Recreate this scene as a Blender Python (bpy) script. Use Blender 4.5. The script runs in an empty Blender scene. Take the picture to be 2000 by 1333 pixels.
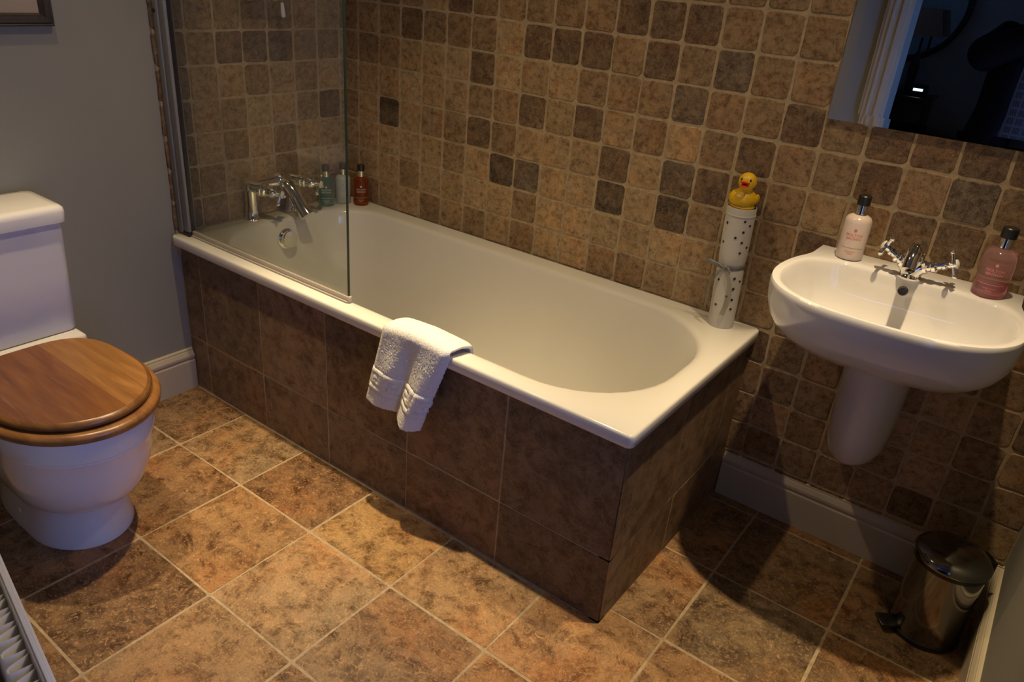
import bpy, bmesh, math, random
from mathutils import Vector, Matrix, Euler
random.seed(11)
S = bpy.context.scene
C = S.collection
PI = math.pi

# ------------------------------------------------------------------ camera
cam_d = bpy.data.cameras.new('camera'); cam = bpy.data.objects.new('camera', cam_d); C.objects.link(cam)
cam_d.sensor_width = 36.0; cam_d.lens = 1483.0787 * 36.0 / 2000.0; cam_d.clip_start = 0.01
_r = ((0.79896002, 0.59623100, 0.07855879), (-0.32164064, 0.31327264, 0.89353654), (0.50814386, -0.73916767, 0.44206443))
_t = (2.24743, -2.01853, 1.43726)
cam.matrix_world = Matrix(((_r[0][0], _r[1][0], _r[2][0], _t[0]), (_r[0][1], _r[1][1], _r[2][1], _t[1]),
                           (_r[0][2], _r[1][2], _r[2][2], _t[2]), (0, 0, 0, 1)))
S.camera = cam
# ------------------------------------------------------------------ world: evening sky outside the window
w = bpy.data.worlds.new('world'); S.world = w; w.use_nodes = True
bg = w.node_tree.nodes['Background']
bg.inputs['Color'].default_value = (0.19, 0.35, 1.0, 1); bg.inputs['Strength'].default_value = 6.8
S.view_settings.view_transform = 'Standard'
try: S.view_settings.look = 'None'
except Exception: pass
S.view_settings.gamma = 1.0; S.view_settings.use_curve_mapping = False
S.view_settings.exposure = 0.0
WARM = (1.0, 0.75, 0.44)
# ceiling downlights: (x, y, watts of the core beam, watts of the reflector's spill)
LAMPS = [(0.98, -0.80, 205, 54), (0.48, -1.25, 95, 20), (2.00, -0.50, 145, 36)]
CORE, SPILL = 44, 105                         # beam angles, degrees
CEIL = 2.40
# right-wall window opening, y and z
WY0, WY1, WZ0, WZ1 = -1.90, -1.20, 0.40, 1.45
XR = 2.455                                   # right wall plane

# ------------------------------------------------------------------ mesh helpers: a shape is (verts, faces)
def merge(*ps):
    V, F = [], []
    for v, f in ps:
        o = len(V); V += [tuple(p) for p in v]; F += [tuple(i + o for i in q) for q in f]
    return V, F
def xf(p, m):
    return [tuple(m @ Vector(v)) for v in p[0]], p[1]
def tr(p, x, y, z): return xf(p, Matrix.Translation((x, y, z)))
def box(x0, x1, y0, y1, z0, z1):
    v = [(x, y, z) for z in (z0, z1) for y in (y0, y1) for x in (x0, x1)]
    return v, [(0, 2, 3, 1), (4, 5, 7, 6), (0, 1, 5, 4), (2, 6, 7, 3), (0, 4, 6, 2), (1, 3, 7, 5)]
def rbox(x0, x1, y0, y1, z0, z1, r=0.005, seg=3):
    bm = bmesh.new(); v, f = box(x0, x1, y0, y1, z0, z1)
    vs = [bm.verts.new(p) for p in v]
    for q in f: bm.faces.new([vs[i] for i in q])
    bmesh.ops.bevel(bm, geom=list(bm.edges), offset=r, segments=seg, affect='EDGES', profile=0.5)
    bm.verts.index_update()
    o = ([tuple(p.co) for p in bm.verts], [tuple(p.index for p in q.verts) for q in bm.faces]); bm.free(); return o
def loft(rings, closed=True, cap0=False, cap1=False):
    n = len(rings[0]); V = [tuple(p) for r in rings for p in r]; F = []
    for k in range(len(rings) - 1):
        for i in range(n if closed else n - 1):
            j = (i + 1) % n; F.append((k * n + i, k * n + j, (k + 1) * n + j, (k + 1) * n + i))
    if cap0: F.append(tuple(range(n - 1, -1, -1)))
    if cap1: F.append(tuple(range((len(rings) - 1) * n, len(rings) * n)))
    return V, F
def align(d):
    return Vector(d).normalized().to_track_quat('Z', 'Y').to_matrix().to_4x4()
def lathe(prof, n=32, at=(0, 0, 0), d=(0, 0, 1)):
    rings = [[(max(r, 1e-5) * math.cos(2 * PI * i / n), max(r, 1e-5) * math.sin(2 * PI * i / n), z) for i in range(n)] for r, z in prof]
    return xf(loft(rings, True, prof[0][0] > 1e-4, prof[-1][0] > 1e-4), Matrix.Translation(at) @ align(d))
def cyl(a, b, r, n=20, r2=None):
    a = Vector(a); b = Vector(b); L = (b - a).length; r2 = r if r2 is None else r2
    e = min(r, r2, L) * 0.12
    return lathe([(r - e, 0), (r, e), (r2, L - e), (r2 - e, L)], n, a, b - a)
def sph(c, r, n=20, m=12):
    if not hasattr(r, '__len__'): r = (r, r, r)
    rings = [[(c[0] + r[0] * math.sin(PI * k / m) * math.cos(2 * PI * i / n), c[1] + r[1] * math.sin(PI * k / m) * math.sin(2 * PI * i / n),
               c[2] + r[2] * math.cos(PI * k / m)) for i in range(n)] for k in range(1, m)]
    V, F = loft(rings); V = V + [(c[0], c[1], c[2] + r[2]), (c[0], c[1], c[2] - r[2])]; a = len(V) - 2
    for i in range(n):
        j = (i + 1) % n; F.append((a, j, i)); F.append((a + 1, (m - 2) * n + i, (m - 2) * n + j))
    return V, F
def smooth_path(pts, k=6):
    P = [Vector(p) for p in pts]; out = []
    for i in range(len(P) - 1):
        p0 = P[max(i - 1, 0)]; p1 = P[i]; p2 = P[i + 1]; p3 = P[min(i + 2, len(P) - 1)]
        for s in range(k):
            t = s / k
            out.append(0.5 * ((2 * p1) + (-p0 + p2) * t + (2 * p0 - 5 * p1 + 4 * p2 - p3) * t * t + (-p0 + 3 * p1 - 3 * p2 + p3) * t ** 3))
    out.append(P[-1]); return out
def tube(pts, rad, n=14, k=6, flat=1.0):
    P = smooth_path(pts, k) if k > 1 else [Vector(p) for p in pts]
    R = rad if hasattr(rad, '__len__') else [rad] * len(pts)
    rings = []; up = None
    for i, p in enumerate(P):
        d = (P[min(i + 1, len(P) - 1)] - P[max(i - 1, 0)]).normalized()
        if up is None: up = d.orthogonal().normalized()
        u = (up - d * up.dot(d)).normalized(); v = d.cross(u); up = u
        q = i / (len(P) - 1) * (len(R) - 1); a = min(int(q), len(R) - 2) if len(R) > 1 else 0
        r = R[a] + (R[min(a + 1, len(R) - 1)] - R[a]) * (q - a)
        rings.append([tuple(p + u * r * math.cos(2 * PI * s / n) + v * r * flat * math.sin(2 * PI * s / n)) for s in range(n)])
    return loft(rings, True, True, True)
def rrect(x0, x1, y0, y1, rs, z, nc=10, ne=8):
    """rounded rectangle ring; rs = radii at (x1,y1),(x0,y1),(x0,y0),(x1,y0)"""
    if not hasattr(rs, '__len__'): rs = (rs,) * 4
    cs = [((x1 - rs[0], y1 - rs[0]), 0), ((x0 + rs[1], y1 - rs[1]), 90), ((x0 + rs[2], y0 + rs[2]), 180), ((x1 - rs[3], y0 + rs[3]), 270)]
    arcs = []
    for ((cx, cy), a0), r in zip(cs, rs):
        arcs.append([(cx + r * math.cos(math.radians(a0 + 90 * i / nc)), cy + r * math.sin(math.radians(a0 + 90 * i / nc))) for i in range(nc + 1)])
    out = []
    for k in range(4):
        out += arcs[k]; a = arcs[k][-1]; b = arcs[(k + 1) % 4][0]
        for i in range(1, ne): out.append((a[0] + (b[0] - a[0]) * i / ne, a[1] + (b[1] - a[1]) * i / ne))
    return [(x, y, z) for x, y in out]
def world_of(o):
    m = o.matrix_basis.copy()
    return world_of(o.parent) @ o.matrix_parent_inverse @ m if o.parent else m
def setp(o, parent):
    if parent is not None:
        o.parent = parent; o.matrix_parent_inverse = world_of(parent).inverted()
def mesh(name, p, smooth=True, ang=38):
    me = bpy.data.meshes.new(name); me.from_pydata([tuple(v) for v in p[0]], [], p[1])
    bm = bmesh.new(); bm.from_mesh(me)
    bmesh.ops.recalc_face_normals(bm, faces=list(bm.faces)); bm.to_mesh(me); bm.free()
    if smooth:
        for q in me.polygons: q.use_smooth = True
        me.set_sharp_from_angle(angle=math.radians(ang))
    return me
def obj(name, p, mat, parent=None, smooth=True, ang=38):
    me = p if isinstance(p, bpy.types.Mesh) else mesh(name, p, smooth, ang)
    o = bpy.data.objects.new(name, me); C.objects.link(o)
    if mat is not None and len(me.materials) == 0: me.materials.append(mat)
    setp(o, parent); return o
def tag(o, label, cat, group=None, kind=None):
    if label: o['label'] = label
    if cat: o['category'] = cat
    if group: o['group'] = group
    if kind: o['kind'] = kind
    return o
def thing(name, label, cat, loc, group=None, kind=None):
    o = bpy.data.objects.new(name, None); C.objects.link(o); o.empty_display_size = 0.05
    o.location = loc; return tag(o, label, cat, group, kind)
def struct(name, p, mat, label, cat, smooth=False):
    return tag(obj(name, p, mat, None, smooth), label, cat, None, 'structure')

# ------------------------------------------------------------------ materials
def newmat(name):
    m = bpy.data.materials.new(name); m.use_nodes = True; nt = m.node_tree; nt.nodes.clear()
    out = nt.nodes.new('ShaderNodeOutputMaterial'); b = nt.nodes.new('ShaderNodeBsdfPrincipled')
    nt.links.new(b.outputs[0], out.inputs[0]); return m, nt, b, out
def node(nt, t, **kw):
    n = nt.nodes.new(t)
    for k, v in kw.items():
        if k.startswith('_'): setattr(n, k[1:], v)
        else:
            key = k.replace('__', ' ')
            s = n.inputs[int(key[1:])] if key[0] == 'i' and key[1:].isdigit() else n.inputs[key]
            if hasattr(v, 'is_linked') or hasattr(v, 'links'): nt.links.new(v, s)
            else: s.default_value = v
    return n
def ramp(nt, fac, stops):
    n = nt.nodes.new('ShaderNodeValToRGB'); nt.links.new(fac, n.inputs[0]); e = n.color_ramp.elements
    while len(e) < len(stops): e.new(0.5)
    for q, (p, c) in zip(e, stops):
        q.position = p; q.color = (c, c, c, 1) if not hasattr(c, '__len__') else (*c, 1)
    return n.outputs[0]
def mixc(nt, fac, a, b, mode='MIX'):
    n = nt.nodes.new('ShaderNodeMix'); n.data_type = 'RGBA'; n.blend_type = mode
    for s, v in ((n.inputs[0], fac), (n.inputs[6], a), (n.inputs[7], b)):
        if hasattr(v, 'links'): nt.links.new(v, s)
        else: s.default_value = v if not hasattr(v, '__len__') or len(v) == 4 else (*v, 1)
    return n.outputs[2]
def plain(name, col, rough=0.5, metal=0.0, noise=0.0, nscale=30, bump=0.0, coat=0.0, spec=0.5, **kw):
    m, nt, b, out = newmat(name)
    b.inputs['Roughness'].default_value = rough; b.inputs['Metallic'].default_value = metal
    b.inputs['Specular IOR Level'].default_value = spec
    if coat: b.inputs['Coat Weight'].default_value = coat; b.inputs['Coat Roughness'].default_value = 0.05
    for k, v in kw.items(): b.inputs[k.replace('_', ' ')].default_value = v
    tc = node(nt, 'ShaderNodeTexCoord')
    n = node(nt, 'ShaderNodeTexNoise', Scale=nscale, Detail=5.0, Roughness=0.6); nt.links.new(tc.outputs['Object'], n.inputs['Vector'])
    a = tuple(c * (1 - noise) for c in col); z = tuple(min(1, c * (1 + noise)) for c in col)
    nt.links.new(ramp(nt, n.outputs['Fac'], [(0.3, a), (0.7, z)]), b.inputs['Base Color'])
    if bump:
        bp = node(nt, 'ShaderNodeBump', Strength=bump, Distance=0.002); nt.links.new(n.outputs['Fac'], bp.inputs['Height']); nt.links.new(bp.outputs[0], b.inputs['Normal'])
    return m
def travertine(name, s1, s2, pale, dark, speck=0.5, blotch=0.5, rough=0.5, vein=0.3, hue=0.5):
    """stone: the tile's own tone comes from the object's colour, mottling and pits from noise"""
    m, nt, b, out = newmat(name)
    oi = node(nt, 'ShaderNodeObjectInfo'); tc = node(nt, 'ShaderNodeTexCoord')
    off = node(nt, 'ShaderNodeVectorMath', _operation='SCALE'); off.inputs[0].default_value = (37.1, 91.7, 53.3); nt.links.new(oi.outputs['Random'], off.inputs['Scale'])
    vec = node(nt, 'ShaderNodeVectorMath', _operation='ADD'); nt.links.new(tc.outputs['Object'], vec.inputs[0]); nt.links.new(off.outputs[0], vec.inputs[1])
    V = vec.outputs[0]
    def nz(scale, detail=6.0, rg=0.62, dist=0.0):
        n = node(nt, 'ShaderNodeTexNoise', Scale=scale, Detail=detail, Roughness=rg, Distortion=dist); nt.links.new(V, n.inputs['Vector']); return n.outputs['Fac']
    base = oi.outputs['Color']; pale0 = pale
    pale = mixc(nt, 0.40, mixc(nt, 1.0, base, (1.55, 1.55, 1.55), 'MULTIPLY'), pale0)
    big = nz(s1, 7.0, 0.66, 0.6); mid = nz(s1 * 3.1, 6.0, 0.7, 0.3); fine = nz(s2, 4.0, 0.75); pit = nz(s2 * 0.45, 5.0, 0.7, 1.2)
    c = mixc(nt, ramp(nt, big, [(0.36, 0.0), (0.66, blotch)]), base, pale)
    dk = mixc(nt, 1.0, base, dark, 'MULTIPLY')
    c = mixc(nt, ramp(nt, mid, [(0.36, 0.9), (0.57, 0.0)]), c, dk)
    c = mixc(nt, 1.0, c, ramp(nt, nz(s1 * 0.55, 4.0, 0.55, 0.4), [(0.34, (1 + .24 * hue, 1 - .06 * hue, 1 - .30 * hue)), (0.5, (1.0, 1.0, 1.0)), (0.66, (1 - .17 * hue, 1 - .05 * hue, 1 + .08 * hue))]), 'MULTIPLY')
    c = mixc(nt, ramp(nt, nz(s1 * 0.8, 9.0, 0.72, 2.2), [(0.46, 0.0), (0.5, vein), (0.54, 0.0)]), c, pale)
    c = mixc(nt, ramp(nt, fine, [(0.55, 0.0), (0.64, speck)]), c, mixc(nt, 0.5, pale, tuple(min(1, q * 1.5) for q in pale0)))
    c = mixc(nt, ramp(nt, pit, [(0.32, 0.85), (0.385, 0.0)]), c, dk)
    fill = nz(s2 * 0.3, 6.0, 0.8, 0.8); c = mixc(nt, ramp(nt, fill, [(0.585, 0.0), (0.625, speck)]), c, mixc(nt, 0.6, pale, tuple(min(1, q * 1.5) for q in pale0)))
    gr = ramp(nt, nz(s2 * 1.7, 3.0, 0.8), [(0.30, (0.74, 0.72, 0.70)), (0.70, (1.22, 1.22, 1.22))]); c = mixc(nt, 1.0, c, gr, 'MULTIPLY')
    nt.links.new(c, b.inputs['Base Color'])
    b.inputs['Roughness'].default_value = rough; b.inputs['Specular IOR Level'].default_value = 0.35
    h = node(nt, 'ShaderNodeMath', _operation='ADD'); nt.links.new(ramp(nt, pit, [(0.28, 0.0), (0.40, 1.0)]), h.inputs[0]); nt.links.new(fine, h.inputs[1])
    bp = node(nt, 'ShaderNodeBump', Strength=0.35, Distance=0.0012); nt.links.new(h.outputs[0], bp.inputs['Height']); nt.links.new(bp.outputs[0], b.inputs['Normal'])
    return m
def glassy(name, tint, refl=1.0, haze=0.0, edge=None):
    m, nt, b, out = newmat(name); nt.nodes.remove(b)
    t = node(nt, 'ShaderNodeBsdfTransparent', Color=(*tint, 1)); g = node(nt, 'ShaderNodeBsdfGlossy', Roughness=0.0)
    lw = node(nt, 'ShaderNodeLayerWeight', Blend=0.5)
    pw = node(nt, 'ShaderNodeMath', _operation='POWER'); nt.links.new(lw.outputs['Facing'], pw.inputs[0]); pw.inputs[1].default_value = 5.0
    f = node(nt, 'ShaderNodeMath', _operation='MULTIPLY_ADD'); nt.links.new(pw.outputs[0], f.inputs[0]); f.inputs[1].default_value = 0.8 * refl; f.inputs[2].default_value = 0.035 * refl
    mx = node(nt, 'ShaderNodeMixShader'); nt.links.new(f.outputs[0], mx.inputs[0]); nt.links.new(t.outputs[0], mx.inputs[1]); nt.links.new(g.outputs[0], mx.inputs[2])
    last = mx
    if haze:
        tc = node(nt, 'ShaderNodeTexCoord'); n = node(nt, 'ShaderNodeTexNoise', Scale=9.0, Detail=5.0); nt.links.new(tc.outputs['Object'], n.inputs['Vector'])
        d = node(nt, 'ShaderNodeBsdfDiffuse', Color=(0.6, 0.6, 0.55, 1)); mh = node(nt, 'ShaderNodeMixShader')
        nt.links.new(ramp(nt, n.outputs['Fac'], [(0.3, haze * 0.6), (0.7, haze * 1.4)]), mh.inputs[0]); nt.links.new(mx.outputs[0], mh.inputs[1]); nt.links.new(d.outputs[0], mh.inputs[2]); last = mh
    nt.links.new(last.outputs[0], out.inputs[0]); return m
def wood(name):
    m, nt, b, out = newmat(name)
    tc = node(nt, 'ShaderNodeTexCoord'); oi = node(nt, 'ShaderNodeObjectInfo')
    mp = node(nt, 'ShaderNodeMapping', Scale=(3.0, 26.0, 26.0)); nt.links.new(tc.outputs['Object'], mp.inputs['Vector'])
    n1 = node(nt, 'ShaderNodeTexNoise', Scale=1.6, Detail=6.0, Roughness=0.6, Distortion=0.5); nt.links.new(mp.outputs[0], n1.inputs['Vector'])
    mp2 = node(nt, 'ShaderNodeMapping', Scale=(9.0, 190.0, 190.0)); nt.links.new(tc.outputs['Object'], mp2.inputs['Vector'])
    n2 = node(nt, 'ShaderNodeTexNoise', Scale=1.0, Detail=3.0); nt.links.new(mp2.outputs[0], n2.inputs['Vector'])
    c = mixc(nt, ramp(nt, n1.outputs['Fac'], [(0.3, 0.0), (0.68, 1.0)]), mixc(nt, 1.0, oi.outputs['Color'], (0.55, 0.48, 0.42), 'MULTIPLY'), oi.outputs['Color'])
    c = mixc(nt, ramp(nt, n2.outputs['Fac'], [(0.60, 0.0), (0.74, 0.16)]), c, (0.5, 0.33, 0.16))
    nt.links.new(c, b.inputs['Base Color']); b.inputs['Roughness'].default_value = 0.32
    bp = node(nt, 'ShaderNodeBump', Strength=0.12, Distance=0.001); nt.links.new(n2.outputs['Fac'], bp.inputs['Height']); nt.links.new(bp.outputs[0], b.inputs['Normal'])
    return m
def plaid(name):
    m, nt, b, out = newmat(name); tc = node(nt, 'ShaderNodeTexCoord'); sp = node(nt, 'ShaderNodeSeparateXYZ'); nt.links.new(tc.outputs['Object'], sp.inputs[0])
    def band(s, f, lo):
        a = node(nt, 'ShaderNodeMath', _operation='MULTIPLY'); nt.links.new(s, a.inputs[0]); a.inputs[1].default_value = f
        q = node(nt, 'ShaderNodeMath', _operation='FRACT'); nt.links.new(a.outputs[0], q.inputs[0])
        return ramp(nt, q.outputs[0], [(0.0, 0.0), (lo, 0.0), (lo + 0.02, 1.0), (1.0, 1.0)])
    c = mixc(nt, band(sp.outputs['X'], 26.0, 0.72), (0.02, 0.02, 0.022), (0.09, 0.09, 0.09))
    c = mixc(nt, band(sp.outputs['Z'], 26.0, 0.72), c, (0.10, 0.10, 0.10))
    c = mixc(nt, band(sp.outputs['X'], 110.0, 0.5), c, (0.05, 0.05, 0.055))
    nt.links.new(c, b.inputs['Base Color']); b.inputs['Roughness'].default_value = 0.9; return m
def emit(name, col, s):
    m, nt, b, out = newmat(name); b.inputs['Base Color'].default_value = (*col, 1)
    b.inputs['Emission Color'].default_value = (*col, 1); b.inputs['Emission Strength'].default_value = s; return m

M = {}
M['grout'] = plain('grout_tan', (0.36, 0.275, 0.165), 0.85, 0, 0.22, 60, 0.3)
M['wall_tile'] = travertine('tumbled_travertine', 17.0, 300.0, (0.41, 0.29, 0.160), (0.42, 0.35, 0.29), 0.34, 0.80, 0.55, 0.45, 0.45)
M['floor_tile'] = travertine('floor_travertine', 6.5, 150.0, (0.40, 0.25, 0.115), (0.28, 0.19, 0.13), 0.62, 0.9, 0.42, 0.5, 0.9)
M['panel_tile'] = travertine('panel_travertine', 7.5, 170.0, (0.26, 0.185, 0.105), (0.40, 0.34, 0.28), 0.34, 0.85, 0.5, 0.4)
M['paint'] = plain('wall_paint', (0.245, 0.240, 0.198), 0.75, 0, 0.03, 4, 0.0)
M['ceil'] = plain('ceiling_paint', (0.346, 0.331, 0.292), 0.9, 0, 0.02, 4)
M['cream'] = plain('cream_gloss', (0.462, 0.400, 0.285), 0.35, 0, 0.03, 8)
M['ceramic'] = plain('white_ceramic', (0.64, 0.63, 0.625), 0.05, 0, 0.01, 5, 0, 0.3)
M['enamel'] = plain('bath_enamel', (0.66, 0.64, 0.58), 0.13, 0, 0.01, 4, 0, 0.3)
M['chrome'] = plain('chrome', (0.82, 0.81, 0.80), 0.06, 1.0, 0.02, 20)
M['steel'] = plain('polished_steel', (0.24, 0.235, 0.23), 0.12, 1.0, 0.03, 20)
M['bronze'] = plain('dull_bronze', (0.16, 0.14, 0.105), 0.35, 1.0, 0.1, 60)
M['alu'] = plain('satin_aluminium', (0.22, 0.215, 0.195), 0.5, 0.25, 0.03, 30)
M['black'] = plain('black_plastic', (0.012, 0.012, 0.012), 0.35, 0, 0.1, 30)
M['dark'] = plain('dark_lacquer', (0.02, 0.018, 0.016), 0.3, 0, 0.2, 20)
M['glass'] = glassy('screen_glass', (0.945, 0.965, 0.925), 1.0, 0.03)
M['glassedge'] = plain('glass_edge', (0.012, 0.03, 0.024), 0.15)
M['seal'] = plain('clear_seal', (0.42, 0.38, 0.32), 0.4, 0, 0.05, 30)
M['pane'] = glassy('window_glass', (0.97, 0.98, 0.98), 0.8)
M['mirror'] = plain('mirror_silver', (0.80, 0.84, 0.82), 0.0, 1.0, 0.0, 5)
M['towel'] = plain('white_terry', (0.80, 0.785, 0.755), 0.95, 0, 0.06, 330, 1.0, 0, 0.1)
M['oak'] = wood('oak_varnish')
M['radiator'] = plain('radiator_white', (0.554, 0.554, 0.554), 0.35, 0, 0.02, 8)
M['fin'] = plain('radiator_fin', (0.55, 0.53, 0.50), 0.5, 0.0, 0.05, 20)
M['frame'] = plain('dark_frame', (0.055, 0.045, 0.037), 0.4, 0.2, 0.35, 40, 0.2)
M['mat'] = plain('picture_mount', (0.362, 0.285, 0.208), 0.9, 0, 0.04, 15)
M['duck'] = plain('duck_yellow', (0.662, 0.400, 0.009), 0.42, 0, 0.03, 12)
M['beak'] = plain('beak_red', (0.62, 0.05, 0.015), 0.4, 0, 0.05, 30)
M['canvas'] = plain('cream_canvas', (0.538, 0.515, 0.462), 0.85, 0, 0.05, 200, 0.3)
M['ribbon'] = plain('grey_ribbon', (0.16, 0.16, 0.17), 0.35, 0.0, 0.25, 60)
M['organza'] = glassy('sheer_ribbon', (0.80, 0.79, 0.76), 0.4, 0.10)
def liquid(name, col, rough=0.1):
    m, nt, b, out = newmat(name)
    b.inputs['Base Color'].default_value = (*col, 1); b.inputs['Roughness'].default_value = rough
    b.inputs['Transmission Weight'].default_value = 0.92; b.inputs['IOR'].default_value = 1.33; return m
M['teal'] = liquid('teal_liquid', (0.20, 0.62, 0.55)); M['amber'] = liquid('amber_liquid', (0.72, 0.20, 0.045)); M['pinkliq'] = liquid('pink_liquid', (0.96, 0.66, 0.69)); M['pinkdeep'] = liquid('deep_pink_liquid', (0.90, 0.36, 0.42))
M['lotion'] = plain('cream_lotion', (0.400, 0.415, 0.354), 0.25, 0, 0.03, 20); M['pinklotion'] = plain('pale_pink_lotion', (0.615, 0.508, 0.462), 0.22, 0, 0.02, 20)
M['coral'] = plain('coral_print', (0.62, 0.13, 0.07), 0.6); M['greyprint'] = plain('grey_print', (0.25, 0.27, 0.25), 0.6); M['paleprint'] = plain('pale_print', (0.62, 0.50, 0.46), 0.6); M['roseprint'] = plain('rose_print', (0.72, 0.22, 0.28), 0.6)
M['skin'] = plain('skin', (0.50, 0.31, 0.22), 0.5, 0, 0.05, 20); M['coat'] = plain('black_cloth', (0.006, 0.006, 0.007), 0.95, 0, 0.2, 80, 0, 0, 0.1)
M['hair'] = plain('dark_hair', (0.02, 0.014, 0.01), 0.6, 0, 0.3, 120, 0.5); M['plaid'] = plaid('plaid_cloth'); M['eyewhite'] = plain('eye_white', (0.7, 0.7, 0.7), 0.2)
M['bedwall'] = plain('bedroom_paint', (0.33, 0.32, 0.27), 0.9, 0, 0.03, 4); M['carpet'] = plain('bedroom_carpet', (0.10, 0.08, 0.06), 0.95, 0, 0.2, 200, 0.4)
M['shade'] = plain('lamp_shade_cloth', (0.30, 0.20, 0.12), 0.9, 0, 0.06, 60); M['brass'] = plain('aged_brass', (0.3, 0.2, 0.08), 0.3, 1.0)
M['bulb'] = emit('lamp_lens', (1.0, 0.8, 0.5), 6.0); M['led'] = emit('display_light', (0.55, 0.8, 1.0), 3.0); M['white'] = plain('white_paint', (0.75, 0.75, 0.73), 0.4, 0, 0.02, 8)

# ------------------------------------------------------------------ tiles
def tile_shape(wd, ht, th, rnd, bev, wob, cr):
    """tumbled tile: wobbly outline with clipped corners, eased top edge, open underside (local z = outwards)"""
    a, c = wd / 2, ht / 2; r = min(cr, a * 0.6, c * 0.6)
    out = []
    for sx, sy, o in ((1, 1, 0), (-1, 1, 1), (-1, -1, 0), (1, -1, 1)):
        p = [(sx * a, sy * (c - r)), (sx * (a - r * 0.29), sy * (c - r * 0.29)), (sx * (a - r), sy * c)]
        out += p if o == 0 else p[::-1]
        out.append({(1, 1): (0, c), (-1, 1): (-a, 0), (-1, -1): (0, -c), (1, -1): (a, 0)}[(sx, sy)])
    out = [(x + rnd.uniform(-wob, wob), y + rnd.uniform(-wob, wob)) for x, y in out]
    r0 = [(x, y, 0) for x, y in out]; r1 = [(x, y, th - bev) for x, y in out]
    r2 = [(x * (1 - bev / a), y * (1 - bev / c), th) for x, y in out]
    return loft([r0, r1, r2], True, False, True)
def place_tiles(cells, th, mat, parent, name, frame, colf, bev=0.0022, wob=0.0015, cr=0.0095, variants=10, gap=0.0060, skip=None):
    """cells: (key,u0,u1,v0,v1); frame: matrix from tile plane (u,v,out) to world"""
    cache = {}; rnd = random.Random(5); made = []
    for key, u0, u1, v0, v1 in cells:
        wd = u1 - u0 - gap; ht = v1 - v0 - gap
        if wd < 0.008 or ht < 0.008: continue
        k = (round(wd, 3), round(ht, 3)); L = cache.setdefault(k, [])
        if len(L) < variants:
            me = mesh(name, tile_shape(wd, ht, th, rnd, bev, wob, cr), True, 25); me.materials.append(mat); L.append(me)
        else: me = rnd.choice(L)
        o = bpy.data.objects.new(name, me); C.objects.link(o)
        o.matrix_basis = frame @ Matrix.Translation(((u0 + u1) / 2 + rnd.uniform(-.0008, .0008), (v0 + v1) / 2 + rnd.uniform(-.0008, .0008), rnd.uniform(-.0012, .0006)))
        mw = o.matrix_basis.copy(); o.parent = parent; o.matrix_parent_inverse = world_of(parent).inverted(); o.matrix_basis = mw
        c = colf(key, rnd); o.color = (*c, 1); made.append(o)
    return made
FB = Matrix(((1, 0, 0, 0), (0, 0, -1, 0), (0, 1, 0, 0), (0, 0, 0, 1)))      # plane facing -y: u=x, v=z
FL = Matrix(((0, 0, 1, 0), (1, 0, 0, 0), (0, 1, 0, 0), (0, 0, 0, 1)))       # plane facing +x: u=y, v=z
def at_plane(F, off): return Matrix.Translation(off) @ F
TT = 0.009                                                                    # wall tile thickness
P = 0.1037; PZ = 0.1022; XA = 0.08; ZA = 1.186
def tone(c, k): return tuple(q * k for q in c)
TAN = (0.315, 0.215, 0.112); MIDB = (0.200, 0.128, 0.067); DKB = (0.092, 0.055, 0.033); VDK = (0.040, 0.025, 0.018); GRY = (0.092, 0.070, 0.053)
special = {}
for r, cols in {2: {1: VDK, 5: DKB, 10: DKB, 12: GRY, 13: DKB, 14: DKB, 4: MIDB}, 3: {6: VDK, 7: GRY, 10: VDK, 12: VDK, 11: TAN, 13: MIDB}, -1: {7: DKB, 8: DKB, 9: DKB, 10: MIDB, 11: DKB, 13: GRY, 12: MIDB, 14: MIDB, 15: MIDB, 5: MIDB},
                -2: {10: DKB, 11: DKB, 12: DKB, 13: MIDB, 14: MIDB, 15: MIDB, 4: DKB}, 0: {5: DKB, 12: GRY, 13: MIDB, 14: MIDB, 15: DKB, 16: MIDB, 17: DKB, 19: DKB}, 1: {7: DKB, 9: DKB, 11: MIDB, 14: DKB, 16: MIDB, 17: DKB, 19: GRY, 18: MIDB}}.items():
    for c, col in cols.items(): special[(c, r)] = col
def wall_col(key, rnd):
    c, r = key
    if key in special: return tone(special[key], rnd.uniform(.92, 1.1))
    if c >= 14: base = MIDB if rnd.random() < .75 else (DKB if rnd.random() < .5 else TAN)
    elif r >= 3: base = TAN if rnd.random() < .8 else MIDB
    elif r >= 0: base = TAN if rnd.random() < .55 else MIDB
    else: base = MIDB if rnd.random() < .7 else (DKB if rnd.random() < .5 else TAN)
    return tone(base, rnd.uniform(.85, 1.15))

# ------------------------------------------------------------------ setting: walls, floor, ceiling
BD = 0.012                                                                     # tile bed
wall_back = struct('wall_back', box(-0.12, XR + 0.12, 0.0022, 0.14, 0, CEIL), M['grout'], 'back wall covered in small tumbled brown stone tiles', 'wall')
RIM = 0.573
cells = []; high = []
for c in range(-1, 24):
    for r in range(-12, 12):
        u0, u1 = XA + c * P, XA + (c + 1) * P; v1, v0 = ZA - r * PZ, ZA - (r + 1) * PZ
        u0, u1 = max(u0, 0.003), min(u1, XR); v0, v1 = max(v0, 0.14), min(v1, CEIL)
        if u1 - u0 < .015 or v1 - v0 < .015: continue
        if u1 < 1.69 and v1 < 0.50: continue
        (high if v0 > 1.50 or (u0 < 1.66 and v1 < .57) else cells).append(((c, r), u0, u1, v0, v1))
place_tiles(cells, TT, M['wall_tile'], wall_back, 'wall_tile', at_plane(FB, (0, TT, 0)), wall_col)
rn = random.Random(3); hs = []
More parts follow.
